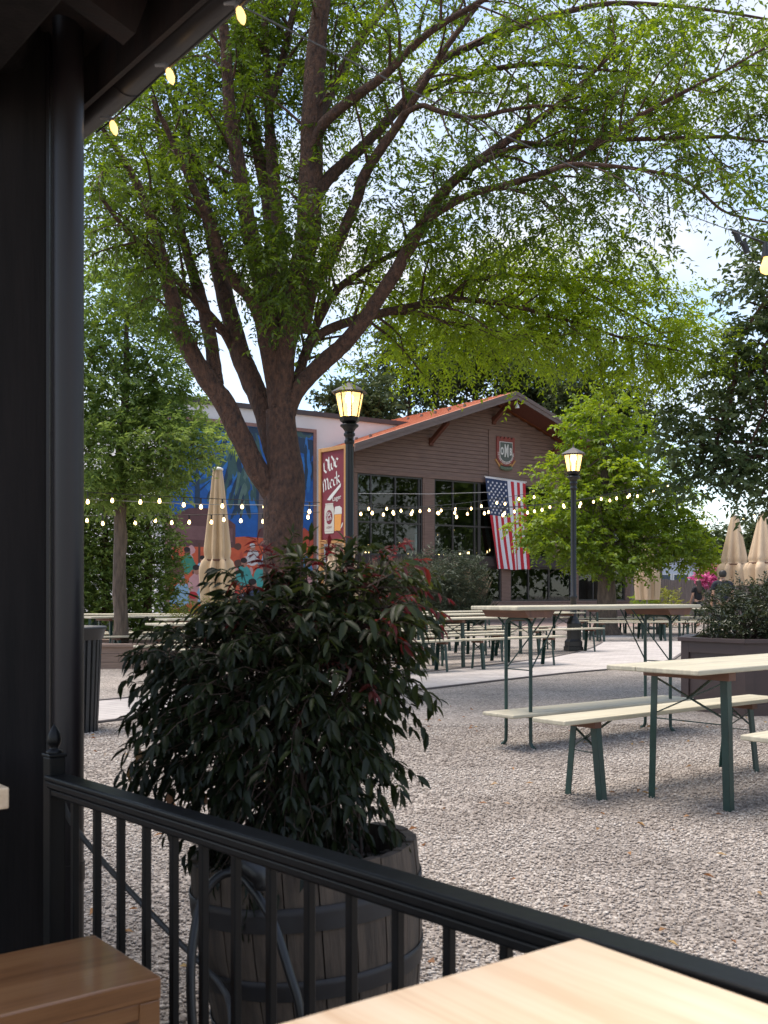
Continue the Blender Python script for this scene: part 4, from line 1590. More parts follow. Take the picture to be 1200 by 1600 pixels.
# roof
m = MB()
y0, y1 = -1.35, 22.0
for s in (-1, 1):
    e = (PK + s * HW)
    m.prism([(PK, y0, ZP), (e, y0, ZE), (e, y0, ZE + 0.10), (PK, y0, ZP + 0.10)], (0, y1 - y0, 0))
    for k in range(15):                       # standing seams
        t = 0.3 + k * 0.52
        xx, zz = PK + s * t, ZP + 0.10 - t * SLP
    nrow = 0
ro = m.build('roof', M['roofmetal'], gbd, 0, True)
m = MB()
for s in (-1, 1):
    for k in range(26):
        yy = y0 + 0.3 + k * 0.52
        a = Vector((PK + s * 0.05, yy, ZP + 0.105 - 0.05 * SLP))
        b = Vector((PK + s * (HW - .05), yy, ZP + 0.105 - (HW - .05) * SLP))
        m.bar(a, b, 0.03, 0.035, (0, 1, 0))
m.build('roof_seam', M['roofmetal'], ro, 0, True)
m = MB()
for t in (2.1, 6.4):
    for k in range(18):
        yy = y0 + 0.55 + k * 0.9
        xx, zz = PK - t, ZP + 0.10 - t * SLP
        m.box(xx - 0.04, xx + 0.04, yy - 0.04, yy + 0.04, zz, zz + 0.10)
m.build('snow_guard', M['trim'], ro, 0, True)
m = MB()
for s in (-1, 1):
    e = PK + s * (HW + .01)
    m.prism([(PK, y0 - 0.05, ZP + 0.09), (e, y0 - 0.05, ZE + 0.09), (e, y0 - 0.05, ZE - 0.19), (PK, y0 - 0.05, ZP - 0.19)], (0, 0.048, 0))
    m.prism([(PK, y0 - 0.075, ZP + 0.10), (e, y0 - 0.075, ZE + 0.10), (e, y0 - 0.075, ZE - 0.04), (PK, y0 - 0.075, ZP - 0.04)], (0, 0.023, 0))
m.build('fascia', M['trim'], gbd, 0, True)
m = MB()
for s in (-1, 1):
    e = PK + s * (HW - .03)
    m.prism([(PK, y0 + 0.01, ZP - 0.004), (e, y0 + 0.01, ZE - 0.004), (e, y0 + 0.01, ZE - 0.06), (PK, y0 + 0.01, ZP - 0.06)], (0, 1.3, 0))
m.build('soffit', M['redsoffit'], gbd, 0, True)
for t in (T(672), PK, 2 * PK - T(672)):
    m = MB()
    zt = roofz(t) - 0.10
    m.bar((t, -0.06, zt - 0.75), (t, -1.1, zt - 0.12), 0.16, 0.16, (1, 0, 0))
    m.bar((t, -0.06, zt - 0.9), (t, -0.06, zt - 0.6), 0.18, 0.10, (1, 0, 0))
    m.build('bracket', M['redsoffit'], gbd, 0.01, True)
m = MB()
m.lathe([(0.09, 0), (0.07, 0.1), (0.03, 0.16)], (PK + .2, -1.2, ZP - 0.5), 12)
m.tube([(PK + .2, -1.2, ZP - 0.34), (PK + .2, -1.2, ZP - 0.1)], 0.02, 6)
m.build('flood_light', M['whiteplastic'], gbd, 0, True)

# crest sign
cr_ = empty('crest_sign', GBP + Matrix.Rotation(GA_, 3, 'Z') @ Vector((T(787), -0.078, 6.72)), GA_, 'red and grey shield crest lettered OMB on the gable wall', 'sign')


def shield(sx, sy, oy=0.0):
    pts = [(-sx, sy)]
    pts = [(-sx, sy), (sx, sy), (sx, -0.15 * sy)]
    for k in range(1, 10):
        a = k / 10 * math.pi
        pts.append((sx * math.cos(a), -0.15 * sy - 0.78 * sy * math.sin(a) ** 0.85))
    pts.append((-sx, -0.15 * sy))
    return [(x, y + oy) for x, y in pts]


def plate(mb, pts, y0, th, m=0):
    mb.prism([(x, y0, z) for x, z in pts], (0, -th, 0), m)


m = MB()
plate(m, shield(0.47, 0.56), -0.001, 0.05)
for k in range(5):
    x = -0.40 + k * 0.20
    plate(m, [(x - 0.075, 0.561), (x + 0.075, 0.561), (x + 0.06, 0.64), (x - 0.06, 0.64)], -0.001, 0.06)
m.build('shield', M['crest_red'], cr_, 0, True)
m = MB()
plate(m, shield(0.34, 0.42, 0.02), -0.052, 0.02)
m.build('border', M['paintwhite'], cr_, 0, True)
m = MB()
plate(m, shield(0.315, 0.395, 0.02), -0.073, 0.012)
m.build('field', M['crest_grey'], cr_, 0, True)
m = MB()
for sx in (-1, 1):
    plate(m, [(sx * 0.26, -0.52), (sx * 0.50, -0.25), (sx * 0.54, -0.29), (sx * 0.30, -0.58)][::sx], -0.002, 0.05)
for sx in (-1, 1):
    plate(m, [(sx * 0.20, -0.49), (sx * 0.30, -0.43), (sx * 0.28, -0.40), (sx * 0.17, -0.45)][::sx], -0.054, 0.012)
m.build('ribbon', M['gold'], cr_, 0, True)
m = MB()
for k in range(9):
    a = -0.8 + k * 0.2
    m.lathe([(0.01, -0.09), (0.06, -0.03), (0.05, 0.03), (0.01, 0.07)], (0.27 * a / 0.8, -0.07, -0.56 - 0.06 * math.cos(a * 1.6)), 8)
m.build('hop_cones', M['crest_hop'], cr_, 0, True)


def text(name, s, size, mat, parent, loc, rot=(R(90), 0, 0), ex=0.006, sx=1.0, shear=0.0, off=0.0, align='CENTER'):
    cu = bpy.data.curves.new(name, 'FONT')
    cu.body = s
    cu.size = size
    cu.align_x = align
    cu.align_y = 'CENTER'
    cu.extrude = ex
    cu.shear = shear
    cu.offset = off
    cu.materials.append(mat)
    o = bpy.data.objects.new(name, cu)
    COL.objects.link(o)
    if name != 'lettering':
        me = bpy.data.meshes.new_from_object(o)
        bpy.data.objects.remove(o)
        o = bpy.data.objects.new(name, me)
        COL.objects.link(o)
    o.parent = parent
    o.location = loc
    o.rotation_euler = rot
    o.scale = (sx, 1, 1)
    return o


text('letter', 'M', 0.72, M['paintwhite'], cr_, (0, -0.092, 0.06), sx=0.40, off=0.012)
text('letter', 'O', 0.40, M['paintwhite'], cr_, (-0.225, -0.090, 0.05), sx=0.50, off=0.012)
text('letter', 'B', 0.40, M['paintwhite'], cr_, (0.225, -0.090, 0.05), sx=0.52, off=0.012)
ring = 'THE OLDE MECKLENBURG BREWERY'
m = empty('ring_text', (0, 0, 0))
bpy.data.objects.remove(m)
_txt = []
for i, ch in enumerate(ring):
    if ch == ' ':
        continue
    t = i / (len(ring) - 1)
    a = math.pi + (0.02 + 0.96 * t) * math.pi
    x, z_ = 0.405 * math.cos(a), 0.52 * math.sin(a) * 0.86 + 0.03
    o = text('lettering', ch, 0.095, M['paintwhite'], cr_, (x, -0.054, z_), rot=(R(90), 0, 0), ex=0.003)
    o.rotation_euler = (R(90), -(a + math.pi / 2 - 2 * math.pi), 0)
    _txt.append(o)
# join the ring's letters into one mesh
dg = bpy.context.evaluated_depsgraph_get()
lm = MB()
for o in _txt:
    me_ = o.evaluated_get(dg).to_mesh()
    mat_ = Matrix.Translation(o.location) @ o.rotation_euler.to_matrix().to_4x4()
    lm.add([mat_ @ v.co for v in me_.vertices], [tuple(p_.vertices) for p_ in me_.polygons])
for o in _txt:
    bpy.data.objects.remove(o)
lm.build('ring_lettering', M['paintwhite'], cr_, 0, True)

# flag
fl = empty('flag', GBP + Matrix.Rotation(GA_, 3, 'Z') @ Vector((T(753), -0.16, 2.1)), GA_, 'american flag hung vertically in front of the gable windows', 'flag')
FW, FH = 2.12, 3.62
NX, NZ = 13 * 4, 60


def flagp(u, v, off=0.0):
    """u 0..1 left to right, v 0..1 top to bottom"""
    skew = 0.62 * max(0, v - 0.02) ** 1.25
    x = u * FW * (1 - 0.05 * v) + skew * (1 - u) * 1.0 + 0.30 * v * u
    z = FH * (1 - v) - 0.10 * u * (1 - v) + 0.02 * math.sin(u * 9) * v
    y = -0.05 - 0.05 * math.sin(u * 11 + v * 3) * (0.3 + v) - 0.03 * math.sin(u * 23 + 1.5 * v) * v - off
    return (x, y, z)


m = MB()
vs = [flagp(i / NX, j / NZ) for j in range(NZ + 1) for i in range(NX + 1)]
m.v = vs
HOIST = 0.025
for j in range(NZ):
    for i in range(NX):
        st = i * 13 // NX
        v = (j + 0.5) / NZ
        if v < HOIST:
            k = 1
        elif st < 7 and v < 0.42:
            k = 2
        else:
            k = 0 if st % 2 == 0 else 1
        a = j * (NX + 1) + i
        m.f.append([a, a + NX + 1, a + NX + 2, a + 1])
        m.m.append(k)
        m.sm.append(True)
m.build('cloth', [M['flag_red'], M['flag_white'], M['flag_blue']], fl, 0, True)
m = MB()
for r_ in range(11):
    for c_ in range(5 if r_ % 2 == 0 else 4):
        pass
# stars: nine columns of the turned canton
for c_ in range(9):
    n = 6 if c_ % 2 == 0 else 5
    for k in range(n):
        u = (7 / 13) * (c_ + 0.9) / 9.8
        v = HOIST + (0.42 - HOIST) * ((k + 0.5 + (0 if n == 6 else 0.5)) / 6)
        cx, cy, cz = flagp(u, v, 0.012)
        pts = []
        for q_ in range(10):
            a = math.pi / 2 + q_ * math.pi / 5
            rr = 0.062 if q_ % 2 == 0 else 0.026
            pts.append((cx + rr * math.cos(a), cy, cz + rr * math.sin(a)))
        b_ = len(m.v)
        m.add(pts + [(cx, cy, cz)], [(i, (i + 1) % 10, 10) for i in range(10)])
m.build('stars', M['flag_white'], fl, 0, True)
m = MB()
m.tube([(-0.05, -0.05, FH + 0.0), (FW + 0.05, -0.05, FH - 0.10)], 0.02, 8)
m.build('flag_rod', M['whiteplastic'], fl, 0, True)

# ------------------------------------------------------------------ white building with the mural
wb = empty('white_building', GBP + Matrix.Rotation(GA_, 3, 'Z') @ Vector((-5, 0.7, 0)), GA_, 'white flat roofed building left of the gable with a framed mural', 'building')
m = MB()
m.box(T(244, .7) + 5, 4.75, 0, 14, 0, 7.5)
m.box(4.7505, 5 + PK - (ZP + .1 - 7.5) / SLP, 0, 14, 5.95, 7.5)
m.build('wall', M['white_wall'], wb, 0, True)
m = MB()
m.box(T(244, .7) + 4.9, 5.05 + PK - (ZP + .1 - 7.66) / SLP, -0.1, 14.1, 7.501, 7.66)
m.build('parapet_cap', M['cap'], wb, 0, True)

mu = empty('mural', GBP + Matrix.Rotation(GA_, 3, 'Z') @ Vector((T(263, .694), 0.694, 0)), GA_, 'painted mural of a crowd under trees and a blue sky on the white wall', 'mural')
MW, MZ0, MZ1 = T(489, .694) - T(263, .694), 0.35, 6.9
pal = {
    'sky': (0.020, 0.115, 0.40), 'sky2': (0.035, 0.18, 0.50), 'night': (0.022, 0.050, 0.095), 'tree': (0.050, 0.105, 0.105), 'tree2': (0.11, 0.18, 0.16), 'trunk': (0.15, 0.12, 0.13),
    'roof': (0.13, 0.060, 0.060), 'roof2': (0.20, 0.10, 0.10), 'orange': (0.62, 0.115, 0.050), 'orange2': (0.52, 0.085, 0.05), 'green': (0.05, 0.25, 0.17), 'pink': (0.62, 0.33, 0.33), 'blue': (0.10, 0.24, 0.45),
    'lblue': (0.28, 0.45, 0.62), 'red': (0.50, 0.035, 0.045), 'navy': (0.055, 0.075, 0.13), 'skin': (0.42, 0.20, 0.14), 'dskin': (0.14, 0.07, 0.05), 'white': (0.62, 0.60, 0.60), 'teal': (0.07, 0.36, 0.34), 'hair': (0.03, 0.02, 0.02),
    'grey': (0.22, 0.24, 0.29), 'brown': (0.12, 0.055, 0.04)}
pmats, pidx = [], {}
for k, c in pal.items():
    pidx[k] = len(pmats)
    pmats.append(surf('mural_' + k, c, tuple(x * 0.7 for x in c), 0.8, 3.5, (1, 1, 1), 0.0))
mm = MB()
_lay = [0.012]


def mur(pts, col, lay=None):
    """flat painted shape in mural coordinates (u right, v down, both 0..1)"""
    _lay[0] += 0.00006
    y = -(_lay[0] if lay is None else lay)
    cx = sum(p[0] for p in pts) / len(pts)
    q = [(min(max(u, 0), 1) * MW, y, MZ1 - min(max(v, 0), 1) * (MZ1 - MZ0)) for u, v in pts]
    b = len(mm.v)
    mm.v += q
    mm.f.append(list(range(b, b + len(q))))
    mm.m.append(pidx[col])
    mm.sm.append(False)


def blob(u, v, ru, rv, col, n=12, rot=0.0, wob=0.12):
    rr = [1 + random.uniform(-wob, wob) for _ in range(n)]
    mur([(u + (ru * math.cos(2 * math.pi * k / n) * math.cos(rot) - rv * 0.84 * math.sin(2 * math.pi * k / n) * math.sin(rot)) * rr[k],
          v + (ru * 1.19 * 0.84 * math.cos(2 * math.pi * k / n) * math.sin(rot) + rv * math.sin(2 * math.pi * k / n) * math.cos(rot)) * rr[k]) for k in range(n)], col)


random.seed(3)
mur([(0, 0), (0, 1), (1, 1), (1, 0)], 'sky')
for k in range(26):
    blob(random.uniform(0, 1), random.uniform(0.0, 0.45), random.uniform(0.03, 0.12), random.uniform(0.02, 0.05), 'sky2')
for k in range(34):
    blob(random.uniform(0, 1), random.uniform(-0.02, 0.10), random.uniform(0.03, 0.10), random.uniform(0.015, 0.04), random.choice(['night', 'night', 'tree']))
for k in range(16):                           # weeping strands of the painted tree
    blob(random.uniform(0.93, 1.0), random.uniform(0.05, 0.3), 0.012, random.uniform(0.03, 0.08), random.choice(['night', 'sky2']))
for k in range(150):
    u = random.gauss(0.53, 0.13)
    v = random.uniform(0.03, 0.42) + 0.25 * abs(u - 0.53)
    blob(u, v, random.uniform(0.008, 0.022), random.uniform(0.03, 0.085), random.choice(['tree', 'tree', 'tree2', 'night']), 8, random.uniform(-0.5, 0.5) + (u - 0.53) * -2.5)
mur([(0.61, 0.25), (0.59, 0.62), (0.66, 0.62), (0.65, 0.25)], 'trunk')
mur([(0.175, 0.22), (0.165, 0.46), (0.205, 0.46), (0.195, 0.22)], 'night')
for a, b in (((0.185, 0.34), (0.07, 0.22)), ((0.185, 0.30), (0.30, 0.2)), ((0.185, 0.27), (0.13, 0.16)), ((0.19, 0.36), (0.27, 0.3))):
    mur([(a[0], a[1] - 0.006), (b[0], b[1] - 0.003), (b[0], b[1] + 0.003), (a[0], a[1] + 0.006)], 'night')
mur([(0, 0.62), (0, 1), (1, 1), (1, 0.60), (0.5, 0.58)], 'orange')
mur([(0.0, 0.50), (0.13, 0.445), (0.30, 0.44), (0.44, 0.52), (0.44, 0.64), (0.0, 0.64)], 'roof')
mur([(0.02, 0.53), (0.42, 0.54), (0.42, 0.61), (0.02, 0.60)], 'roof2')
mur([(0.60, 0.54), (0.72, 0.50), (0.86, 0.54), (0.86, 0.58), (0.60, 0.58)], 'roof')
mur([(0.88, 0.60), (0.93, 0.52), (1.0, 0.56), (1.0, 0.62)], 'orange2')
for k in range(60):
    blob(random.uniform(0, 1), random.uniform(0.62, 1.0), random.uniform(0.01, 0.04), random.uniform(0.01, 0.03), random.choice(['orange2', 'orange2', 'brown', 'roof2', 'pink']))
mur([(0.19, 0.62), (0.19, 0.74), (0.205, 0.74), (0.205, 0.62)], 'brown')


def figure(u, v, s, shirt, skin='skin', hat=None):
    blob(u, v + 0.095 * s, 0.060 * s, 0.062 * s, shirt, 14)
    blob(u - 0.05 * s, v + 0.11 * s, 0.02 * s, 0.05 * s, shirt, 8, 0.5)
    blob(u + 0.05 * s, v + 0.11 * s, 0.02 * s, 0.05 * s, shirt, 8, -0.5)
    blob(u, v + 0.02 * s, 0.024 * s, 0.028 * s, skin, 10, 0, 0.05)
    blob(u - 0.003, v + 0.006 * s, 0.026 * s, 0.016 * s, hat or 'hair', 10, 0, 0.05)
    blob(u + 0.05 * s, v + 0.15 * s, 0.012 * s, 0.012 * s, skin, 8)


figs = [(0.12, 0.65, 0.8, 'green', 'dskin', None), (0.30, 0.66, 0.6, 'orange2', 'skin', 'red'), (0.22, 0.69, 0.7, 'lblue', 'skin', None), (0.05, 0.68, 0.7, 'brown', 'dskin', None), (0.56, 0.62, 0.75, 'white', 'skin', 'white'),
        (0.68, 0.61, 0.9, 'lblue', 'skin', None), (0.82, 0.62, 0.8, 'red', 'dskin', 'white'), (0.93, 0.64, 0.9, 'blue', 'skin', None), (0.18, 0.74, 0.9, 'pink', 'skin', None), (0.33, 0.73, 1.0, 'blue', 'dskin', None),
        (0.50, 0.70, 0.9, 'teal', 'skin', None), (0.62, 0.71, 0.9, 'teal', 'skin', 'grey'), (0.74, 0.69, 1.0, 'grey', 'skin', None), (0.86, 0.72, 1.0, 'lblue', 'skin', None), (0.95, 0.75, 0.9, 'pink', 'skin', None), (0.08, 0.79, 1.0, 'lblue', 'skin', 'grey'),
        (0.24, 0.80, 1.15, 'lblue', 'skin', 'blue'), (0.40, 0.81, 1.2, 'red', 'skin', 'red'), (0.56, 0.81, 1.1, 'navy', 'skin', None), (0.70, 0.80, 1.2, 'blue', 'skin', 'white'), (0.85, 0.83, 1.1, 'red', 'dskin', None), (0.16, 0.88, 1.2, 'orange', 'skin', 'red'),
        (0.33, 0.87, 1.3, 'white', 'skin', 'lblue'), (0.50, 0.89, 1.2, 'navy', 'skin', 'grey'), (0.66, 0.90, 1.3, 'green', 'skin', None), (0.80, 0.92, 1.2, 'navy', 'skin', None), (0.94, 0.90, 1.2, 'lblue', 'skin', None), (0.36, 0.93, 1.2, 'navy', 'skin', 'teal'), (0.1, 0.95, 1.2, 'red', 'skin', None)]
for f_ in figs:
    figure(*f_)
mo = mm.build('painting', pmats, mu, 0, True)
m = MB()
for (x0, x1, z0, z1) in [(-0.12, 0, MZ0, MZ1), (MW, MW + 0.12, MZ0, MZ1), (-0.12, MW + 0.12, MZ1, MZ1 + 0.12), (-0.12, MW + 0.12, MZ0 - 0.12, MZ0)]:
    m.box(x0, x1, -0.06, -0.001, z0, z1)
m.build('frame', surf('mural_frame', (0.26, 0.14, 0.12), None, 0.7, 5), mu, 0, True)
m = MB()
m.box(0, MW, -0.011, -0.001, MZ0, MZ1)
m.build('board', M['cap'], mu, 0, True)

# ------------------------------------------------------------------ banner on its posts
bl, br_ = flat(P(500, 925, 25.0)), flat(P(543.5, 925, 24.2))
ba = math.atan2(br_.y - bl.y, br_.x - bl.x)
BWd = (br_ - bl).length
bnr = empty('banner', bl, ba, 'tall maroon beer banner in an orange wood frame behind the lamp post', 'banner')
ZT, ZB = 4.58, 2.42
m = MB()
m.box(0.0, 0.09, -0.05, 0.05, 0, ZT)
m.box(BWd - 0.09, BWd, -0.05, 0.05, 0, ZT)
m.box(0.091, BWd - 0.091, -0.045, 0.045, ZT - 0.09, ZT)
m.box(0.091, BWd - 0.091, -0.045, 0.045, ZB - 0.09, ZB)
m.build('frame', M['gold'], bnr, 0.006, True)
m = MB()
m.box(0.092, BWd - 0.092, -0.012, 0.012, ZB + 0.001, ZT - 0.091)
m.build('cloth', M['maroon'], bnr, 0, True)
GL = {
    'O': (0.62, [[(0, .25), (0, .8)], [(0, .25), (.25, 0)], [(.25, 0), (.5, .2)], [(.5, .2), (.5, .8)], [(0, .8), (.25, 1)], [(.25, 1), (.5, .8)]]),
    'l': (0.24, [[(0, .1), (0, 1.05)], [(0, .1), (.12, 0)]]),
    'd': (0.48, [[(0, .15), (0, .5)], [(0, .5), (.18, .62)], [(0, .15), (.15, 0)], [(.15, 0), (.35, .15)], [(.35, .15), (.35, .6)], [(.35, .6), (.08, 1.0)]]),
    'e': (0.46, [[(0, .15), (0, .5)], [(0, .5), (.18, .65)], [(.18, .65), (.35, .5)], [(.35, .5), (0, .28)], [(0, .15), (.15, 0)], [(.15, 0), (.33, .12)]]),
    'M': (0.88, [[(0, 0), (0, .72)], [(-.15, .8), (.16, .98)], [(0, .72), (.2, .98)], [(.2, .98), (.3, .75)], [(.3, .8), (.3, .05)], [(.3, .75), (.5, .95)], [(.5, .95), (.62, .75)], [(.62, .75), (.62, .1)], [(.62, .1), (.75, 0)]]),
    'c': (0.44, [[(0, .15), (0, .5)], [(0, .5), (.18, .65)], [(.18, .65), (.33, .55)], [(0, .15), (.15, 0)], [(.15, 0), (.33, .12)]]),
    'k': (0.48, [[(0, 0), (0, 1.05)], [(0, .35), (.2, .62)], [(.2, .62), (.32, .5)], [(.32, .5), (.1, .35)], [(.1, .35), (.34, 0)]]),
}


def blackletter(mb, s, x, z, h, rot, y=-0.014, nib=0.15):
    cx = 0
    c_, s_ = math.cos(rot), math.sin(rot)
    lay = 0
    for ch in s:
        wd_, strokes = GL[ch]
        for st in strokes:
            (a0, b0), (a1, b1) = st
            nx_, ny_ = nib * 0.75, nib * 0.55
            pts = [(a0 - nx_ / 2, b0 - ny_ / 2), (a1 - nx_ / 2, b1 - ny_ / 2), (a1 + nx_ / 2, b1 + ny_ / 2), (a0 + nx_ / 2, b0 + ny_ / 2)]
            lay += 1
            w3 = []
            for (a, b) in pts:
                a, b = (a + cx) * h, b * h
                w3.append((x + a * c_ - b * s_ * 0.35, y - 0.0001 * lay, z + a * s_ + b * c_))
            mb.add(w3, [(0, 1, 2, 3)])
        cx += wd_


m = MB()
blackletter(m, 'Olde', 0.19, 3.98, 0.325, R(14))
blackletter(m, 'Meck', 0.17, 3.55, 0.30, R(16), -0.018)
m.add([(0.30, -0.02, 3.36), (0.42, -0.02, 3.46), (0.83, -0.02, 3.72), (0.81, -0.02, 3.63), (0.42, -0.02, 3.34)], [(0, 4, 3, 2, 1)])
m.build('lettering', M['paintwhite'], bnr, 0, True)
text('small_lettering', 'Lager', 0.15, M['paintwhite'], bnr, (0.66, -0.016, 3.38), rot=(R(90), R(-8), 0), ex=0.002, sx=1.0)
m = MB()
# can: body, shoulders, rim
m.prism([(0.20, -0.0125, 2.62), (0.56, -0.0125, 2.62), (0.56, -0.0125, 3.12), (0.52, -0.0125, 3.24), (0.24, -0.0125, 3.24), (0.20, -0.0125, 3.12)], (0, -0.006, 0))
m.prism([(0.23, -0.0125, 3.245), (0.53, -0.0125, 3.245), (0.53, -0.0125, 3.275), (0.23, -0.0125, 3.275)], (0, -0.007, 0))
m.prism([(0.22, -0.0125, 2.57), (0.54, -0.0125, 2.57), (0.56, -0.0125, 2.615), (0.20, -0.0125, 2.615)], (0, -0.007, 0))
can = m.build('can_picture', M['can'], bnr, 0, True)
m = MB()
m.prism([(0.38 + 0.125 * math.cos(a), -0.019, 2.95 + 0.17 * math.sin(a)) for a in np.linspace(0, 2 * math.pi, 20)[:-1]], (0, -0.002, 0))
m.build('can_badge', M['maroon'], can, 0, True)
m = MB()
blackletter(m, 'Olde', 0.29, 2.96, 0.095, R(10), -0.0225, 0.17)
blackletter(m, 'Meck', 0.29, 2.86, 0.090, R(10), -0.0235, 0.17)
m.build('can_lettering', M['paintwhite'], can, 0, True)
text('can_text', 'LIGHT', 0.075, M['maroon'], bnr, (0.38, -0.0205, 2.71), ex=0.001)
m = MB()
m.prism([(0.575, -0.0125, 2.62), (0.80, -0.0125, 2.62), (0.84, -0.0125, 3.0), (0.575, -0.0125, 3.0)], (0, -0.004, 0))
m.build('beer_picture', M['beer'], bnr, 0, True)
m = MB()
m.prism([(0.565, -0.0125, 3.005), (0.85, -0.0125, 3.005), (0.85, -0.0125, 3.14), (0.77, -0.0125, 3.19), (0.60, -0.0125, 3.18)], (0, -0.005, 0))
m.prism([(0.805, -0.0125, 2.66), (0.87, -0.0125, 2.72), (0.895, -0.0125, 2.80), (0.87, -0.0125, 2.80), (0.83, -0.0125, 2.74)], (0, -0.005, 0))
m.build('foam_picture', M['foam'], bnr, 0, True)
for o in children(bnr):                        # the sub-parts were drawn in the banner's own frame
    pass

# ------------------------------------------------------------------ patio before the building
sheet('brick_patio', [GBP + Matrix.Rotation(GA_, 3, 'Z') @ Vector(v) for v in ((-3, -6.5, 0), (18, -6.5, 0), (18, -0.2, 0), (-3, -0.2, 0))], 0.006, M['patio'])

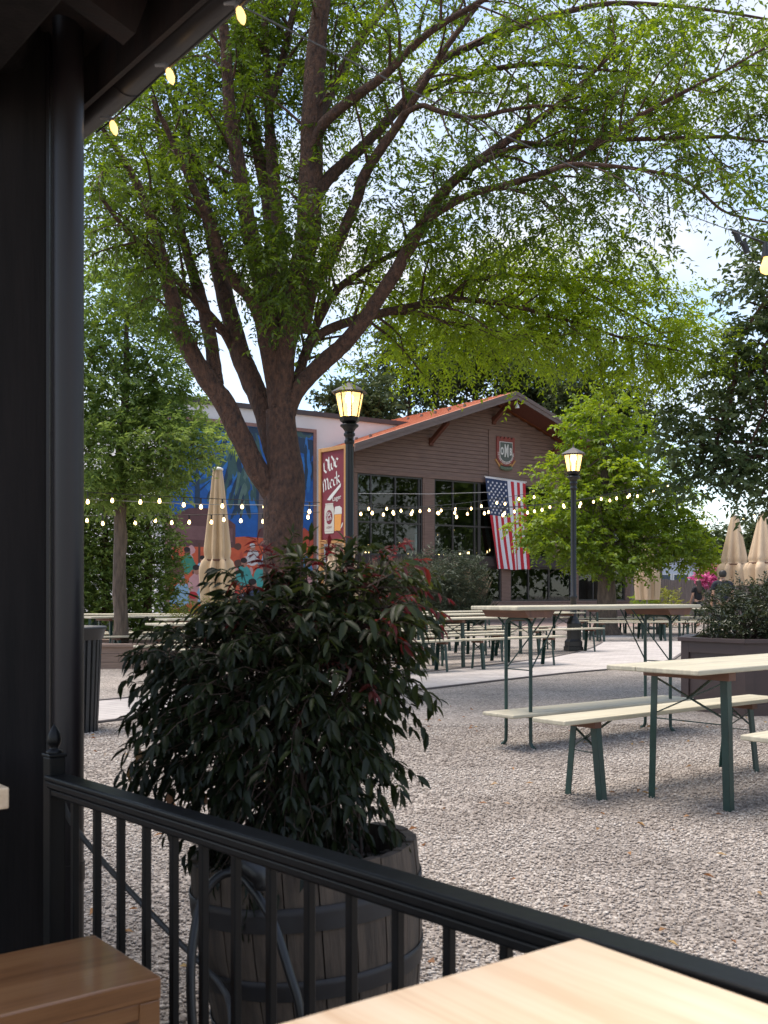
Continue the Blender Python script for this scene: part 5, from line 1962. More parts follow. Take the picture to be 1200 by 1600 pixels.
# ------------------------------------------------------------------ main tree
def main_tree():
    rng = np.random.default_rng(42)
    D0 = 12.5
    base = flat(P(449, 925, D0))
    root = empty('shade_tree', base, 0, 'large spreading shade tree with many brown limbs over the yard', 'tree')
    trunk = [(452, 1090, 96), (450, 1040, 76), (447, 960, 66), (443, 900, 64), (442, 850, 62), (443, 800, 63), (445, 770, 64), (446, 738, 58), (441, 695, 50), (436, 640, 42)]
    limbs = {
        'A': (-0.9, [(438, 790, 38), (420, 762, 38), (400, 732, 38), (375, 680, 38), (352, 632, 37), (322, 590, 35), (290, 535, 30), (270, 470, 26), (255, 410, 22), (238, 350, 18), (215, 290, 14), (180, 230, 9), (150, 190, 5)]),
        'A2': (0.8, [(338, 600, 24), (334, 565, 23), (326, 515, 22), (312, 460, 20), (296, 410, 18), (280, 350, 15), (265, 290, 12), (250, 220, 9), (240, 150, 5)]),
        'A3': (-1.4, [(378, 575, 16), (350, 520, 17), (315, 480, 16), (272, 432, 14), (235, 395, 11), (190, 350, 8), (140, 285, 5)]),
        'B': (1.2, [(438, 735, 34), (424, 685, 35), (411, 640, 35), (395, 600, 36), (378, 560, 34), (364, 510, 32), (350, 455, 30), (338, 400, 27), (327, 350, 24), (316, 300, 20), (300, 240, 16), (282, 190, 12), (262, 140, 8), (240, 90, 5)]),
        'C': (-1.3, [(432, 640, 22), (422, 580, 24), (412, 520, 25), (404, 490, 26), (392, 465, 24), (370, 442, 22), (348, 408, 20), (336, 370, 18), (320, 330, 16), (300, 290, 14), (278, 240, 11), (255, 190, 8), (235, 150, 5)]),
        'D1': (-0.6, [(434, 640, 34), (426, 560, 34), (415, 480, 33), (402, 410, 32), (388, 350, 28), (376, 280, 26), (364, 210, 23), (357, 150, 21), (352, 70, 18), (345, 0, 15), (338, -90, 10), (330, -170, 5)]),
        'D2': (1.5, [(440, 560, 32), (432, 480, 30), (428, 400, 28), (420, 320, 25), (406, 250, 22), (393, 190, 19), (382, 130, 15), (372, 60, 12), (365, 0, 9), (355, -80, 5)]),
        'D3': (0.9, [(446, 520, 26), (440, 420, 24), (432, 330, 22), (425, 250, 20), (420, 170, 17), (416, 90, 14), (412, 0, 11), (405, -100, 6)]),
        'E': (-0.3, [(453, 765, 30), (452, 720, 38), (446, 660, 34), (444, 600, 34), (448, 540, 35), (456, 490, 36), (465, 440, 38), (480, 370, 44), (485, 300, 42), (487, 220, 40), (490, 150, 38), (494, 80, 34), (502, 10, 30), (515, -90, 22), (530, -200, 12)]),
        'F1': (-1.6, [(488, 240, 22), (505, 195, 20), (550, 155, 18), (600, 118, 15), (665, 55, 12), (755, 0, 9), (840, -50, 5)]),
        'F2': (1.4, [(484, 340, 26), (498, 300, 23), (520, 272, 20), (555, 240, 18), (590, 205, 17), (640, 150, 15), (690, 95, 14), (740, 70, 13), (800, 45, 12), (880, 20, 10), (960, 5, 8), (1080, 12, 6), (1200, 30, 4)]),
        'G': (-0.8, [(474, 520, 26), (487, 455, 24), (512, 412, 22), (533, 367, 20), (556, 317, 19), (567, 280, 18), (590, 240, 17), (620, 198, 15), (650, 150, 13), (690, 85, 11), (730, 30, 9), (765, -20, 7), (800, -90, 4)]),
        'H': (-1.0, [(450, 650, 24), (466, 609, 30), (500, 571, 31), (535, 540, 29), (565, 505, 27), (592, 465, 25), (618, 425, 24), (640, 385, 22), (665, 342, 20), (700, 292, 18), (750, 250, 16), (810, 208, 13), (870, 165, 10), (930, 110, 7), (980, 60, 4)]),
        'H2': (-1.6, [(660, 348, 15), (700, 322, 13), (740, 302, 12), (810, 283, 12), (880, 258, 11), (950, 213, 10), (1010, 175, 8), (1070, 143, 7), (1130, 112, 5), (1195, 75, 4)]),
        'H3': (-0.4, [(735, 262, 11), (800, 232, 10), (860, 224, 9), (950, 219, 8), (1050, 216, 7), (1130, 214, 6), (1200, 222, 4), (1260, 232, 3)]),
        'H4': (-2.2, [(860, 266, 8), (900, 256, 7), (980, 262, 6), (1050, 275, 5), (1090, 295, 5), (1135, 332, 4), (1200, 347, 3)]),
        'I': (0.8, [(640, 155, 11), (700, 128, 10), (775, 107, 9), (850, 100, 8), (920, 107, 6), (1000, 115, 4)]),
        'J': (-1.0, [(632, 178, 10), (660, 165, 9), (690, 175, 9), (740, 184, 8), (790, 173, 7), (850, 165, 5), (920, 172, 3)]),
        'K1': (0.8, [(462, 620, 20), (470, 575, 18), (482, 540, 17), (500, 495, 16), (525, 455, 14), (565, 425, 12), (620, 395, 9), (690, 370, 5)]),
        'K2': (1.6, [(478, 548, 14), (495, 526, 16), (530, 508, 16), (585, 492, 15), (640, 480, 13), (700, 468, 12), (775, 473, 9), (840, 488, 7), (900, 505, 6), (980, 530, 5), (1060, 548, 3)]),
        'K3': (2.2, [(690, 470, 8), (740, 440, 8), (800, 430, 7), (870, 440, 6), (940, 470, 5), (1000, 500, 4), (1060, 540, 3)]),
        'K4': (1.2, [(600, 490, 8), (650, 490, 7), (700, 505, 6), (760, 520, 5), (830, 535, 4), (880, 540, 3)]),
        'L': (2.6, [(487, 200, 20), (530, 120, 17), (580, 40, 13), (640, -30, 9), (720, -90, 5)]),
        'N': (2.0, [(420, 170, 14), (450, 60, 12), (470, -60, 9), (480, -160, 5)]),
    }
    tm_ = MB()
    pts = [P(x, y, D0) for x, y, _ in trunk]
    pts[0].z = -0.05
    sp = smooth_pts(pts, 9)
    rr = np.interp(np.linspace(0, 1, len(sp)), np.linspace(0, 1, len(trunk)), [w_ / 2 * D0 / F for *_, w_ in trunk])
    tm_.tube(sp, rr, 28)
    starts, dirs, sunlit_tint = [], [], []
    br = MB()
    ends = {}
    for nm, (dd, ln) in limbs.items():
        n = len(ln)
        par = {'A2': -0.25, 'A3': 0.4, 'F1': -0.2, 'F2': -0.2, 'H2': -0.6, 'H3': -0.75, 'H4': -1.75, 'I': 0.6, 'J': -0.5, 'K3': 0.9, 'K4': 0.6, 'N': 0.4, 'L': -0.2}.get(nm, 0.0)
        lp = []
        for i, (x, y, w_) in enumerate(ln):
            t = i / (n - 1)
            lp.append(P(x, y, D0 + par + (dd - par) * t ** 1.2))
        sp = smooth_pts(lp, 7)
        rr = np.interp(np.linspace(0, 1, len(sp)), np.linspace(0, 1, n), [0.9 * w_ / 2 * (D0 + dd * 0.5) / F for *_, w_ in ln])
        rr = rr * (1 + rng.normal(0, 0.015, len(rr)))
        tm_.tube(sp, np.maximum(rr, 0.008), 20 if ln[0][2] > 20 else 9)
        # side branches
        tot = sum((sp[i + 1] - sp[i]).length for i in range(len(sp) - 1))
        thick0 = ln[0][2]
        acc = 0
        nxt = tot * (0.42 if thick0 > 20 else 0.15)
        for i in range(len(sp) - 1):
            seg = (sp[i + 1] - sp[i])
            acc += seg.length
            while acc > nxt:
                f = nxt / tot
                nxt += 0.15 if nm[0] in 'K' else (0.2 if thick0 < 20 else 0.24)
                tdir = seg.normalized()
                rv = Vector(rng.normal(0, 1, 3))
                rv.y *= 1.2
                sd = (rv - tdir * rv.dot(tdir)).normalized()
                bd = (tdir * 0.65 + sd * 0.85 + UP * (0.05 if f < 0.8 else -0.1)).normalized()
                bl_ = rng.uniform(0.55, 1.35) * (1.15 - 0.45 * f)
                a = sp[i]
                mid = a + bd * bl_ * 0.5 + Vector(rng.normal(0, 0.05, 3))
                e = a + bd * bl_ + Vector((0, 0, -0.18 * bl_)) + Vector(rng.normal(0, 0.08, 3))
                b3 = smooth_pts([a, mid, e], 3)
                br.tube(b3, np.linspace(max(0.005, min(rr[i] * 0.5, 0.022)), 0.003, len(b3)), 5, cap=False)
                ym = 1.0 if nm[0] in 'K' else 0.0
                for q in range(14 if nm[0] in 'K' else (13 if nm[0] in 'ABCDE' else 10)):
                    s = b3[int(rng.integers(2, len(b3)))]
                    dv = (bd * 0.5 + Vector(rng.normal(0, 0.7, 3)) + Vector((0, 0, -0.25))).normalized()
                    starts.append(s)
                    dirs.append(dv)
                    sunlit_tint.append(ym)
                    # bare twig line
                    if q < 4:
                        br.tube([s, s + dv * 0.18, s + dv * 0.36 - UP * 0.05], [0.004, 0.003, 0.0015], 3, cap=False)
    from mathutils import noise
    vv = []
    for (x, y, z) in tm_.v:
        q = Vector((x * 9, y * 9, z * 2.2))
        h = noise.noise(q) * 0.6 + noise.noise(q * 2.3) * 0.4
        vv.append((x, y, z, h))
    tm_.v = [(x + h * 0.016, y + h * 0.016, z + h * 0.01) for x, y, z, h in vv]
    tm_.build('trunk', M['bark'], root)
    # a few denser leaf clouds where the photo's crown closes up
    dense = [((250, 260), (110, 140), 13.4, 1.0, 110, 0), ((200, 330), (70, 90), 12.0, 0.8, 60, 0), ((300, 110), (130, 90), 13.8, 1.2, 110, 0), ((420, 150), (110, 140), 14.0, 0.9, 100, 0), ((450, 420), (60, 80), 11.7, 0.25, 60, 0), ((430, 330), (70, 60), 11.6, 0.3, 40, 0),
             ((480, 60), (120, 80), 13.6, 1.0, 80, 0), ((600, 120), (120, 110), 14.0, 1.2, 120, 0.5), ((560, 300), (90, 90), 13.5, 0.8, 70, 0), ((640, 330), (110, 80), 12.4, 0.8, 90, 0), ((760, 330), (120, 70), 12.0, 0.9, 120, 0), ((820, 150), (150, 90), 13.0, 1.2, 130, 0.3),
             ((960, 110), (150, 90), 13.0, 1.2, 140, 0.2), ((1100, 90), (120, 80), 12.6, 1.2, 120, 0.2), ((1000, 250), (130, 60), 12.4, 0.8, 90, 0), ((1130, 190), (90, 60), 12.2, 0.8, 60, 0), ((900, 360), (110, 50), 12.0, 0.7, 70, 0), ((1010, 390), (60, 40), 11.6, 0.4, 22, 0),
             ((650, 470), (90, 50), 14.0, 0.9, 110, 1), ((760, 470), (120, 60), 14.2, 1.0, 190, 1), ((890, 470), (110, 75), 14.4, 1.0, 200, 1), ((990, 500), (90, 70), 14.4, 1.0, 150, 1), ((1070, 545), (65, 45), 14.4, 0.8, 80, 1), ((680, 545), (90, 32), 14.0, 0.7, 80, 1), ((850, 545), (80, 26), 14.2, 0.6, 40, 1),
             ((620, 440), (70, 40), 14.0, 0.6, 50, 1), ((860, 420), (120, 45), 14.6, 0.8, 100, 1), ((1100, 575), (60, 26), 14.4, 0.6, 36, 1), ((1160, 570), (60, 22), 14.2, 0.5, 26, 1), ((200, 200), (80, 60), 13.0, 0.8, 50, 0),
             ((600, -120), (420, 90), 13.5, 2.6, 150, 0), ((250, -60), (200, 90), 13.5, 2.0, 100, 0), ((1000, -80), (300, 90), 13.0, 2.4, 80, 0)]
    for (c, r, d, dr, n, ym) in dense:
        n = int(n * (1.6 if ym else (3.0 if c[0] < 560 else 1.2)))
        p, dv = clump_twigs(np.array(P(c[0], c[1], d)), (r[0] * d / F, dr, r[1] * d / F), n, rng, 0.3)
        starts += [Vector(q) for q in p]
        dirs += [Vector(q) + Vector((0, 0, -0.3)) for q in dv]
        sunlit_tint += list(np.where(rng.uniform(0, 1, n) < ym, 1.0, 0.0))
    br.build('branches', M['bark'], root)
    p0 = np.array([tuple(s) for s in starts])
    dr_ = np.array([tuple(s) for s in dirs])
    K = 16
    A = twig_leaves(p0, dr_, rng.uniform(0.25, 0.55, len(p0)), K, 0.070, 0.42, rng, 0.4)
    v = np.repeat(np.array(sunlit_tint) * 0.62 + rng.uniform(0.12, 0.5, len(p0)), K) + rng.normal(0, 0.1, len(p0) * K)  # sunlight on the lower limbs is painted in as brighter leaf colour
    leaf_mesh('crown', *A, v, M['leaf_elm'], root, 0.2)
    print('main tree leaves', len(v))


main_tree()


# ------------------------------------------------------------------ other trees
def pclumps(lst, d, dr=None):
    """(px, py, rx, ry, depth offset, twigs) -> world clumps"""
    out = []
    for (x, y, rx, ry, dz, n) in lst:
        dd = d + dz
        out.append((tuple(P(x, y, dd)), (rx * dd / F, (dr or rx * dd / F), ry * dd / F), n))
    return out


b = G(188, 1003, 0.37)
clump_tree('small_oak', (b.x, b.y, 0.3), [b - Vector((0, 0, .1)), P(187, 900, b.y), P(189, 780, b.y), P(190, 700, b.y + .1), P(196, 600, b.y + .1), P(200, 500, b.y), P(205, 430, b.y)], [0.125, 0.115, 0.105, 0.09, 0.06, 0.035, 0.012],
           pclumps([(190, 710, 75, 70, 0, 170), (140, 700, 50, 70, -.3, 100), (250, 690, 65, 50, -.2, 130), (310, 690, 45, 28, -.3, 60), (180, 620, 85, 55, .2, 170), (250, 590, 55, 50, 0, 110), (140, 570, 60, 60, 0, 110), (210, 530, 75, 55, .2, 130), (165, 470, 60, 50, 0, 90),
                     (230, 470, 50, 45, .2, 70), (195, 425, 50, 35, 0, 50), (150, 770, 50, 22, -.2, 50), (215, 770, 60, 22, .1, 60), (270, 640, 45, 40, .2, 70), (100, 640, 60, 80, 0, 90), (90, 520, 60, 70, 0, 70), (250, 740, 45, 28, 0, 50)], b.y),
           0.10, M['leaf_small'], M['bark_gray'], 'small round headed tree with a grey trunk standing in the timber bed', K=10, tl=0.26, wr=0.42, seed=5, dens=1.9)

b = G(948, 992)
clump_tree('green_maple', b, [b, P(948, 930, b.y), P(947, 880, b.y), P(946, 820, b.y), P(944, 740, b.y), P(940, 680, b.y), P(938, 630, b.y)], [0.34, 0.26, 0.23, 0.19, 0.12, 0.07, 0.02],
           pclumps([(950, 850, 80, 40, 0, 120), (880, 840, 60, 30, -.6, 90), (840, 820, 40, 26, -.6, 50), (1030, 840, 65, 45, 0, 120), (1075, 850, 38, 34, .2, 50), (900, 790, 70, 36, -.3, 110), (1000, 790, 80, 45, .2, 140), (950, 750, 70, 40, -.4, 110), (880, 740, 38, 28, 0, 44),
                     (1010, 730, 60, 40, 0, 80), (930, 700, 55, 32, 0, 80), (980, 690, 50, 36, .4, 66), (920, 660, 45, 28, 0, 50), (950, 630, 40, 30, 0, 44), (1060, 790, 36, 30, .3, 50), (905, 870, 36, 18, -.6, 36), (1000, 880, 40, 16, 0, 34), (965, 880, 45, 18, -.8, 36), (1090, 870, 30, 22, .5, 30)], b.y),
           0.13, M['leaf_maple'], M['bark_gray'], 'bright green leafy tree with a thick trunk right of the flag', K=10, tl=0.36, wr=0.6, seed=8, dens=1.9)

b = flat(P(1380, 925, 14))
clump_tree('oak_tree', b, [b, b + Vector((-.05, 0, 2)), b + Vector((-.2, 0, 4)), b + Vector((-.2, 0, 6)), b + Vector((0, 0, 8))], [0.28, 0.22, 0.18, 0.12, 0.05],
           pclumps([(1190, 400, 34, 45, 0, 34), (1165, 470, 40, 40, .2, 30), (1190, 540, 45, 45, 0, 44), (1140, 590, 40, 40, .2, 36), (1185, 630, 50, 40, 0, 44), (1095, 650, 50, 26, 0, 40), (1060, 690, 38, 20, -.2, 24), (1120, 690, 50, 26, .2, 36), (1165, 715, 40, 20, .2, 20), (1085, 720, 30, 18, 0, 16), (1150, 742, 50, 26, -.2, 34),
                     (1190, 775, 45, 26, -.1, 34), (1110, 748, 40, 20, 0, 18), (1210, 720, 40, 60, 0, 40), (1240, 600, 60, 120, 0, 90), (1240, 430, 60, 80, 0, 60), (1075, 755, 25, 14, 0, 12)], 14, 0.45),
           0.098, M['leaf_oak'], M['bark'], 'dark leaved oak whose branches hang in from the right edge', K=8, tl=0.24, wr=0.55, seed=12, dens=2.0, fine_n=1)

# hedge of tall evergreens on the left
for i, (px, d, w_, top, lab) in enumerate([(105, 22.0, 62, 770, 'dense green evergreen hedge tree partly behind the downspout'), (165, 22.3, 60, 745, 'dense green evergreen behind the small tree trunk'), (232, 22.6, 56, 755, 'dense green evergreen beside the left edge of the mural')]):
    c = []
    for k in range(9):
        y = top + 20 + k * 26
        ww = w_ * (0.35 + 0.65 * min(1, (k + 1) / 4.0))
        c.append((px, y, ww * 0.9, 24, 0, int(60 + 40 * ww / w_)))
    b = flat(P(px, 925, d))
    clump_tree('evergreen', b, [b, P(px, 860, d), P(px, top + 30, d)], [0.1, 0.08, 0.03], pclumps(c, d, 0.7), 0.10, M['leaf_hedge'], M['bark'], lab, 'evergreens of the left hedge', K=9, tl=0.22, wr=0.4, seed=30 + i, branches=False, droop=0.0, cat='evergreen', dens=1.7)

# trees behind the buildings
far = [(560, 640, 55, 66, 62, 'dark tree behind the roof just right of the left lantern'), (640, 600, 85, 100, 70, 'large dark tree behind the left roof slope'), (745, 590, 80, 90, 72, 'dark tree rising behind the middle of the orange roof'), (850, 600, 70, 90, 70, 'dark tree behind the right end of the gable'), (940, 640, 80, 110, 66, 'dark tree behind the green maple'),
       (1085, 860, 70, 40, 85, 'soft green far tree beyond the pale house'), (1160, 870, 60, 55, 80, 'far green tree behind the right hand umbrellas'), (1005, 840, 60, 60, 88, 'far green tree behind the umbrella at the building corner')]
for i, (px, py, rx, ry, d, lab) in enumerate(far):
    rng = np.random.default_rng(60 + i)
    cl = []
    for k in range(16):
        a, rr = rng.uniform(0, 6.28), math.sqrt(rng.uniform(0, 1)) * 0.75
        cl.append((px + rx * rr * math.cos(a), py + ry * rr * math.sin(a), rx * rng.uniform(.28, .45), ry * rng.uniform(.25, .4), rng.uniform(-1.5, 1.5), 60))
    b = flat(P(px, 925, d))
    clump_tree('background_tree', b, [b, P(px, (py + 925) / 2, d), P(px, py, d)], [0.4, 0.3, 0.1], pclumps(cl, d), 0.34, M['leaf_far'], M['bark'], lab, 'trees behind the buildings', K=7, tl=0.8, wr=0.6, seed=70 + i)


def woods():
    rng = np.random.default_rng(400)
    ps, ds = [], []
    for k in range(46):
        t = rng.uniform(0, 1)
        c = np.array([22 + 14 * t + rng.normal(0, 1.5), 44 - 30 * t + rng.normal(0, 1.5), rng.uniform(1.5, 11.5)])
        p, d = clump_twigs(c, (2.4, 2.4, 1.7), 120, rng)
        ps.append(p)
        ds.append(d)
    p, d = np.concatenate(ps), np.concatenate(ds)
    A = twig_leaves(p, d, np.full(len(p), 0.8), 6, 0.38, 0.6, rng, 0.3)
    o = leaf_mesh('woods', *A, np.repeat(rng.uniform(0.1, 0.9, len(p)), 6), M['leaf_small'], None)
    tag(o, 'dark belt of trees mirrored in the tall windows', 'woods', kind='stuff')


woods()


# ------------------------------------------------------------------ shrubs
def shrub(name, base, clumps, leaf, mat, label, K=7, tl=0.15, wr=0.45, seed=1, droop=0.1, cat='shrub', part='leaves', stems=14, group=None):
    rng = np.random.default_rng(seed)
    root = empty(name, base, 0, label, cat, group)
    ps, ds = [], []
    for (c, r, n) in clumps:
        p, d = clump_twigs(c, r, n, rng, 0.5)
        ps.append(p)
        ds.append(d)
    p, d = np.concatenate(ps), np.concatenate(ds)
    A = twig_leaves(p, d + [0, 0, 0.25], np.full(len(p), tl), K, leaf, wr, rng, droop)
    v = np.repeat(rng.uniform(0.2, 0.75, len(p)), K) + rng.normal(0, 0.14, len(p) * K)
    leaf_mesh(part, *A, v, mat, root)
    st = MB()
    for k in range(stems):
        q = p[int(rng.integers(0, len(p)))]
        b0 = Vector(base) + Vector((rng.normal(0, .08), rng.normal(0, .08), 0))
        st.tube(branch_pts(b0, q, rng, 4, 0.05), np.linspace(0.012, 0.004, 5), 4)
    st.build('stems', M['stem'], root)
    return root


# brown planter with boxwood (right)
pc = G(1157, 1118)
plt_c = Vector((pc.x + 0.30, pc.y + 0.62, 0))
pl = empty('wooden_planter', plt_c, 0, 'large brown panelled wooden planter box behind the near table at the right', 'planter')
hexr = 0.74
angs = [R(-112) + R(60) * k for k in range(6)]
cor = [plt_c + Vector((hexr * math.cos(a), hexr * math.sin(a), 0)) for a in angs]
m = MB()
for i in range(6):
    a, b2 = cor[i], cor[(i + 1) % 6]
    inn = (plt_c - (a + b2) / 2).normalized()
    m.prism([a + inn * 0.02, b2 + inn * 0.02, b2 + inn * 0.06, a + inn * 0.06], UP * 0.70)
    ed = (b2 - a).normalized()
    for (t0, t1, z0, z1) in [(0, 0.09, 0, 0.70), (0.65, 0.74, 0, 0.70), (0.091, 0.649, 0, 0.11), (0.091, 0.649, 0.59, 0.70)]:
        m.prism([a + ed * t0 + UP * z0, a + ed * t1 + UP * z0, a + ed * t1 + inn * 0.019 + UP * z0, a + ed * t0 + inn * 0.019 + UP * z0], UP * (z1 - z0))
m.build('panels', M['brownbox'], pl)
m = MB()
co = [plt_c + (c_ - plt_c) * 1.05 + UP * 0.701 for c_ in cor]
ci = [plt_c + (c_ - plt_c) * 0.86 + UP * 0.701 for c_ in cor]
for i in range(6):
    j = (i + 1) % 6
    m.prism([co[i], co[j], ci[j], ci[i]], UP * 0.04)
m.build('rim', M['brownbox'], pl, 0.004)
m = MB()
m.prism([plt_c + (c_ - plt_c) * 0.9 + UP * 0.6 for c_ in cor], UP * 0.05)
m.build('soil', M['soil'], pl)
shrub('boxwood', (plt_c.x, plt_c.y, 0.64), [((plt_c.x - 0.08, plt_c.y, 0.93), (0.40, 0.45, 0.28), 420), ((plt_c.x + 0.06, plt_c.y, 1.06), (0.30, 0.42, 0.24), 260), ((plt_c.x + 0.4, plt_c.y, 0.98), (0.4, 0.45, 0.36), 320), ((plt_c.x - 0.35, plt_c.y - 0.1, 0.95), (0.14, 0.2, 0.2), 40)],
      0.042, M['leaf_box'], 'olive green bushy shrub growing in the brown wooden planter', K=9, tl=0.13, wr=0.42, seed=90, stems=40)

# timber bed on the left with terracotta box and yellow-green shrub
bed = empty('timber_bed', (-4.6, 17.2, 0), 0, 'low raised bed of weathered timbers round the small tree on the left', 'planter')
m = MB()
d0 = 16.5
x0, x1 = -8.2, P(286, 0, d0).x
for k, (z0, z1) in enumerate([(0, 0.10), (0.104, 0.235), (0.239, 0.345)]):
    o_ = 0.012 * k
    m.box(x0, -4.45 + 0.3 * k, d0 + o_, d0 + 0.15, z0, z1)
    m.box(-4.446 + 0.3 * k, x1, d0 + o_ + 0.004, d0 + 0.15, z0, z1)
    m.box(x1 - 0.15, x1, d0 + 0.151, 18.1, z0, z1)
    m.box(x0, x1, 18.101, 18.25, z0, z1)
m.box(x0, x1 + 0.03, d0 - 0.03, d0 + 0.22, 0.346, 0.385)
m.box(x0, x1, 18.02, 18.28, 0.346, 0.385)
m.build('timbers', M['timber'], bed)
m = MB()
m.box(x0, x1 - 0.16, d0 + 0.16, 18.1, 0.02, 0.34)
m.build('mulch', M['timber'], bed)
tp = G(312, 1040)
tr = empty('terracotta_planter', flat(tp), 0.3, 'square pinkish terracotta planter beside the timber bed', 'planter')
m = MB()
m.lathe([(0.30, 0), (0.36, 0.36), (0.385, 0.365), (0.385, 0.43), (0.33, 0.43), (0.32, 0.36)], (0, 0, 0), 4, smooth=False, caps=False)
m.build('pot', M['terracotta'], tr, 0, True)
m = MB()
m.lathe([(0.1, 0.355), (0.325, 0.36), (0.01, 0.39)], (0, 0, 0), 4, smooth=False)
m.build('soil', M['soil'], tr, 0, True)
shrub('yellow_shrub', (tp.x, tp.y, 0.37), [((tp.x - 0.15, tp.y, 0.66), (0.42, 0.3, 0.32), 170), ((tp.x + 0.3, tp.y, 0.72), (0.3, 0.3, 0.36), 100)], 0.06, M['leaf_yellow'], 'yellow green shrub in the terracotta planter below the mural umbrella', K=8, tl=0.17, wr=0.3, seed=91)

# by the building: ornamental grass and a juniper, low shrubs by the corner
for i, (px, d, r, h, lab) in enumerate([(600, 33, 1.0, 2.45, 'feathery tan ornamental grass left end below the windows'), (650, 33.5, 1.1, 2.6, 'feathery tan ornamental grass in the middle below the brown pillar'), (705, 34, 1.0, 2.5, 'feathery tan ornamental grass beside the juniper')]):
    rng = np.random.default_rng(100 + i)
    b = flat(P(px, 925, d))
    root = empty('ornamental_grass', b, 0, lab, 'grass', 'ornamental grasses by the glass building')
    n = 1500
    a = rng.uniform(0, 6.28, n)
    rr = np.sqrt(rng.uniform(0, 1, n)) * r
    ht = h * rng.uniform(0.45, 1.0, n) * (1 - 0.22 * (rr / r) ** 2)
    pos = np.stack([b.x + rr * np.cos(a), b.y + rr * np.sin(a), ht * 0.55], 1)
    ax = np.stack([np.cos(a) * 0.3 * rr, np.sin(a) * 0.3 * rr, np.ones(n)], 1) + rng.normal(0, 0.22, (n, 3))
    leaf_mesh('blades', pos, ax, rng.normal(0, 1, (n, 3)), ht * 0.45, np.full(n, 0.035), rng.uniform(0, 1, n), M['leaf_grass'], root)
    pos2 = pos * [1, 1, 0.2]
    leaf_mesh('lower_blades', pos2, ax, rng.normal(0, 1, (n, 3)), ht * 0.55, np.full(n, 0.05), rng.uniform(0, 0.4, n), M['leaf_conifer'], root)
b = flat(P(705, 925, 30.5))
shrub('juniper', b, pclumps([(690, 905, 55, 36, 0, 330), (725, 900, 34, 32, 0, 180), (650, 910, 45, 35, 0.2, 200), (705, 935, 45, 28, 0, 160), (660, 945, 60, 20, 0, 120)], 30.5, 0.8), 0.13, M['leaf_conifer'], 'dark blue green spreading juniper left of the flag', K=8, tl=0.3, wr=0.3, seed=110)
for i, (px, w_, lab) in enumerate([(1040, 26, 'small bright green rounded shrub before the fence'), (1008, 18, 'small darker green shrub under the corner umbrella')]):
    d = 36
    b = flat(P(px, 925, d))
    shrub('round_shrub', b, [((b.x, b.y, 0.85), (w_ * d / F, 0.5, 0.42), 230), ((b.x, b.y, 0.45), (w_ * d / F, 0.5, 0.4), 120)], 0.08, M['leaf_yellow'] if i == 0 else M['leaf_maple'], lab, seed=120 + i, tl=0.18)
b = flat(P(1120, 925, 38))
shrub('crape_myrtle', b, pclumps([(1120, 900, 26, 12, 0, 220), (1105, 904, 18, 10, 0, 110), (1135, 898, 14, 12, 0, 90)], 38, 0.6), 0.10, M['flower_pink'], 'pink flowering crape myrtle in front of the fence', K=8, tl=0.16, wr=0.8, seed=130, part='blossoms', cat='flowering shrub')

# ------------------------------------------------------------------ fence, pole, pale houses at the right
fn = empty('board_fence', flat(P(1060, 925, 44)), 0, 'grey wooden board fence behind the two people', 'fence')
m = MB()
rng = np.random.default_rng(8)
x = P(985, 0, 44).x
i = 0
while x < P(1260, 0, 44).x:
    h = 1.72 + rng.uniform(-0.03, 0.03)
    m.box(x, x + 0.136, 44 + rng.uniform(0, 0.015), 44.03, 0.03, h)
    x += 0.142
m.build('boards', M['fence'], fn)
m = MB()
for z0 in (0.4, 1.4):
    m.box(P(985, 0, 44).x, P(1260, 0, 44).x, 44.035, 44.08, z0, z0 + 0.09)
m.build('fence_rail', M['fence'], fn)
k = 0
xx = P(990, 0, 44).x
while xx < P(1260, 0, 44).x:
    m = MB()
    m.box(xx, xx + 0.1, 44.085, 44.18, 0, 1.85)
    m.build('post', M['fence'], fn)
    xx += 2.4


def house(px0, px1, ytop, d, label, roof=True):
    a, b = P(px0, 925, d), P(px1, 925, d)
    zt = P(0, ytop, d).z
    r = empty('pale_house', ((a.x + b.x) / 2, d, 0), 0, label, 'house', 'pale houses beyond the fence')
    m = MB()
    m.box(a.x, b.x, d, d + 8, 0, zt)
    m.build('wall', M['house'], r)
    m = MB()
    m.box(a.x - .2, b.x + .2, d - .3, d + 8.2, zt + 0.002, zt + .22)
    m.build('roof', M['houseroof'], r)
    n = max(2, int((b.x - a.x) / 1.9))
    for j in range(2):
        for i in range(n):
            cx = a.x + (i + 0.5) * (b.x - a.x) / n
            z0 = 1.4 + j * 1.75
            if z0 + 1.0 > zt:
                continue
            m = MB()
            m.box(cx - .55, cx + .55, d - .05, d - .001, z0 - .08, z0 + .98)
            w_ = m.build('window', M['whiteplastic'], r)
            m = MB()
            m.box(cx - .45, cx + .45, d - .06, d - .051, z0, z0 + .9)
            m.build('pane', M['houseglass'], w_)
    return r


house(1022, 1078, 872, 68, 'pale blue house with white window frames behind the fence')
house(1080, 1115, 884, 74, 'smaller pale blue house with dark windows right of the taller one')
up = empty('utility_pole', flat(P(1031, 925, 50)), 0, 'brown wooden utility pole beyond the corner of the glass building', 'utility pole')
m = MB()
b = flat(P(1031, 925, 50))
m.tube([b, b + UP * 3.6], [0.13, 0.11], 10)
m.build('mast', M['bark_gray'], up)
m = MB()
m.box(b.x - 0.5, b.x + 0.5, b.y - 0.16, b.y - 0.11, 3.2, 3.32)
m.build('crossarm', M['bark_gray'], up)

